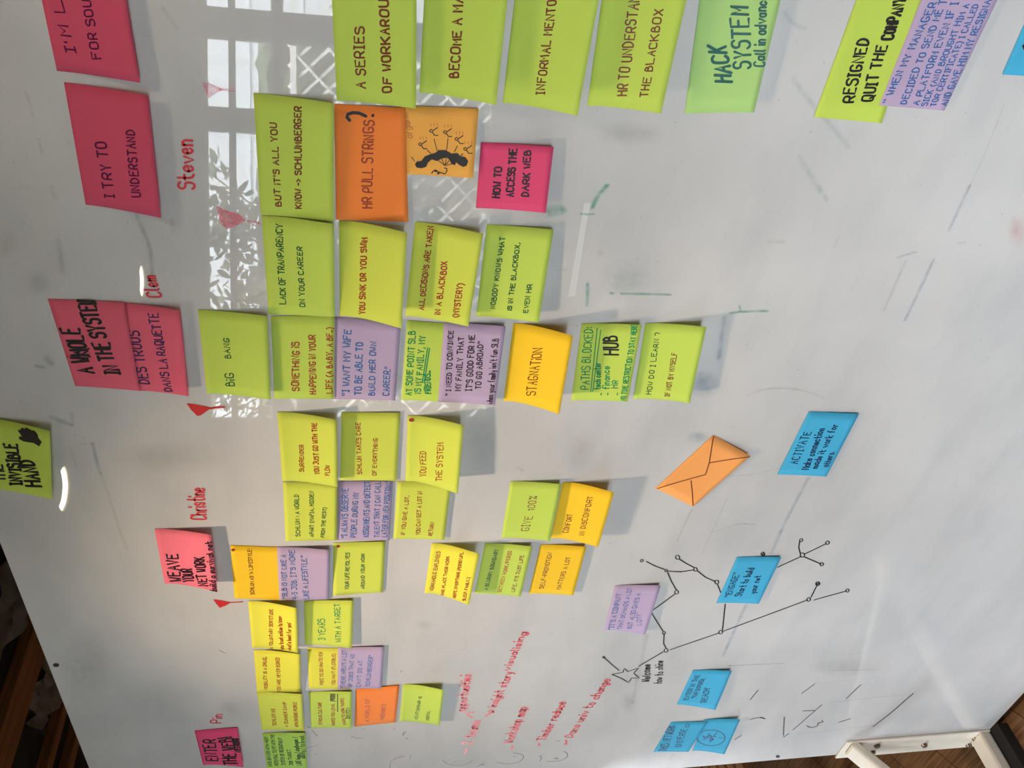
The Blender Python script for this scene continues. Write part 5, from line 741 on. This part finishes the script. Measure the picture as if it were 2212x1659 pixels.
def lath(s0, y0, s1, y1, o, w):
    d = math.hypot(s1 - s0, y1 - y0); ux, uy = (s1 - s0) / d, (y1 - y0) / d; px, py = -uy * w / 2, ux * w / 2
    vs = [WW(s + q * px, y + q * py, o + e) for e in (0, .01) for s, y, q in ((s0, y0, -1), (s1, y1, -1), (s1, y1, 1), (s0, y0, 1))]
    m.add(vs, [(0, 1, 2, 3), (4, 5, 6, 7), (0, 1, 5, 4), (1, 2, 6, 5), (2, 3, 7, 6), (3, 0, 4, 7)])
for i in range(30):
    s = -2.4 + .15 * i; lath(s, -1.25, s + 1.9, .66, 1.9, .022)
    if i % 2 == 0: lath(s + 1.7, -1.25, s - .15, .62, 1.885, .018)
m.build('laths', TRELM, tr, tr.location)
m = MB(); m.box((-1.2, .60, 1.88), (2.4, .645, 1.92), WW); m.build('top_rail', TRELM, tr, tr.location)
for s in (-1.2, .1, 2.36): m = MB(); m.box((s, FL - .02, 1.9), (s + .05, .6, 1.95), WW); m.build('post', TRELM, tr, tr.location)
nb = MB(); nb.box((-3.9, FL - .1, 6.0), (6.0, 5.2, 6.6), WW); o_ = WW(2, FL - .1, 6.3); bld = nb.build('building', noisy('white_render', (0.42, 0.43, 0.44), (0.48, 0.49, 0.50), 3, 0.8, 0.1), None, o_)
tag(bld, 'bright white rendered building beyond the trellis and tree', 'building'); JOINT = plain('grey_facade_joint', (0.42, 0.44, 0.46), 0.7)
for i in range(9): m = MB(); m.box((-1.45 + .85 * i, FL, 5.985), (-1.43 + .85 * i, 5.1, 6.0), WW); m.build('facade_joint', JOINT, bld, o_)
for i in range(6): m = MB(); m.box((-3.9, .75 + .62 * i, 5.985), (6.0, .775 + .62 * i, 6.0), WW); m.build('facade_joint', JOINT, bld, o_)
# tree in front of the wide window
tree = empty('tree', WW(1.55, FL - .02, .95)); tag(tree, 'leafy tree close outside the wide window, dark against the sky', 'tree')
m = MB(); r = random.Random(21); tips = []
m.cyl(WW(1.55, FL - .02, .95), WW(1.5, -.25, .95), .05, .035, 10); 
for i in range(44):
    a = r.uniform(-1, 1); s1 = 1.55 + a * 1.2; y1 = r.uniform(-.4, 2.0 - abs(a) * .3); o1 = .95 + r.uniform(-.28, .28); y0 = -.5 + .25 * r.random()
    p = WW(1.5 + .03 * a, y0, .95); q = WW(s1, y1, o1); mid = p.lerp(q, .5) + Vector((0, 0, .10)); m.cyl(p, mid, .012, .007, 6); m.cyl(mid, q, .007, .003, 5); tips += [(p, mid, q)]
m.build('branches', BARKM, tree, tree.location)
m = MB()
def leaf(c, L_, r):
    d = Vector((r.uniform(-1, 1), r.uniform(-1, 1), r.uniform(-.9, .5))).normalized(); a = d.orthogonal().normalized(); a = (Matrix.Rotation(r.uniform(0, 6.28), 3, d) @ a); b = d.cross(a); w = L_ * .24
    m.add([c, c + d * L_ * .3 + a * w, c + d * L_ * .65 + a * w * .8, c + d * L_, c + d * L_ * .65 - a * w * .8, c + d * L_ * .3 - a * w, c + d * L_ * .5 + b * L_ * .06], [(0, 1, 6), (1, 2, 6), (2, 3, 6), (3, 4, 6), (4, 5, 6), (5, 0, 6)])
for p, mid, q in tips:
    for k in range(85):
        t = r.uniform(.15, 1.08); c = mid.lerp(q, t) if r.random() < .6 else p.lerp(mid, .3 + .7 * r.random())
        leaf(c + Vector((r.gauss(0, .075), r.gauss(0, .075), r.gauss(0, .075))), r.uniform(.07, .13), r)
tag(m.build('foliage', LEAFM, tree, tree.location), kind='stuff')
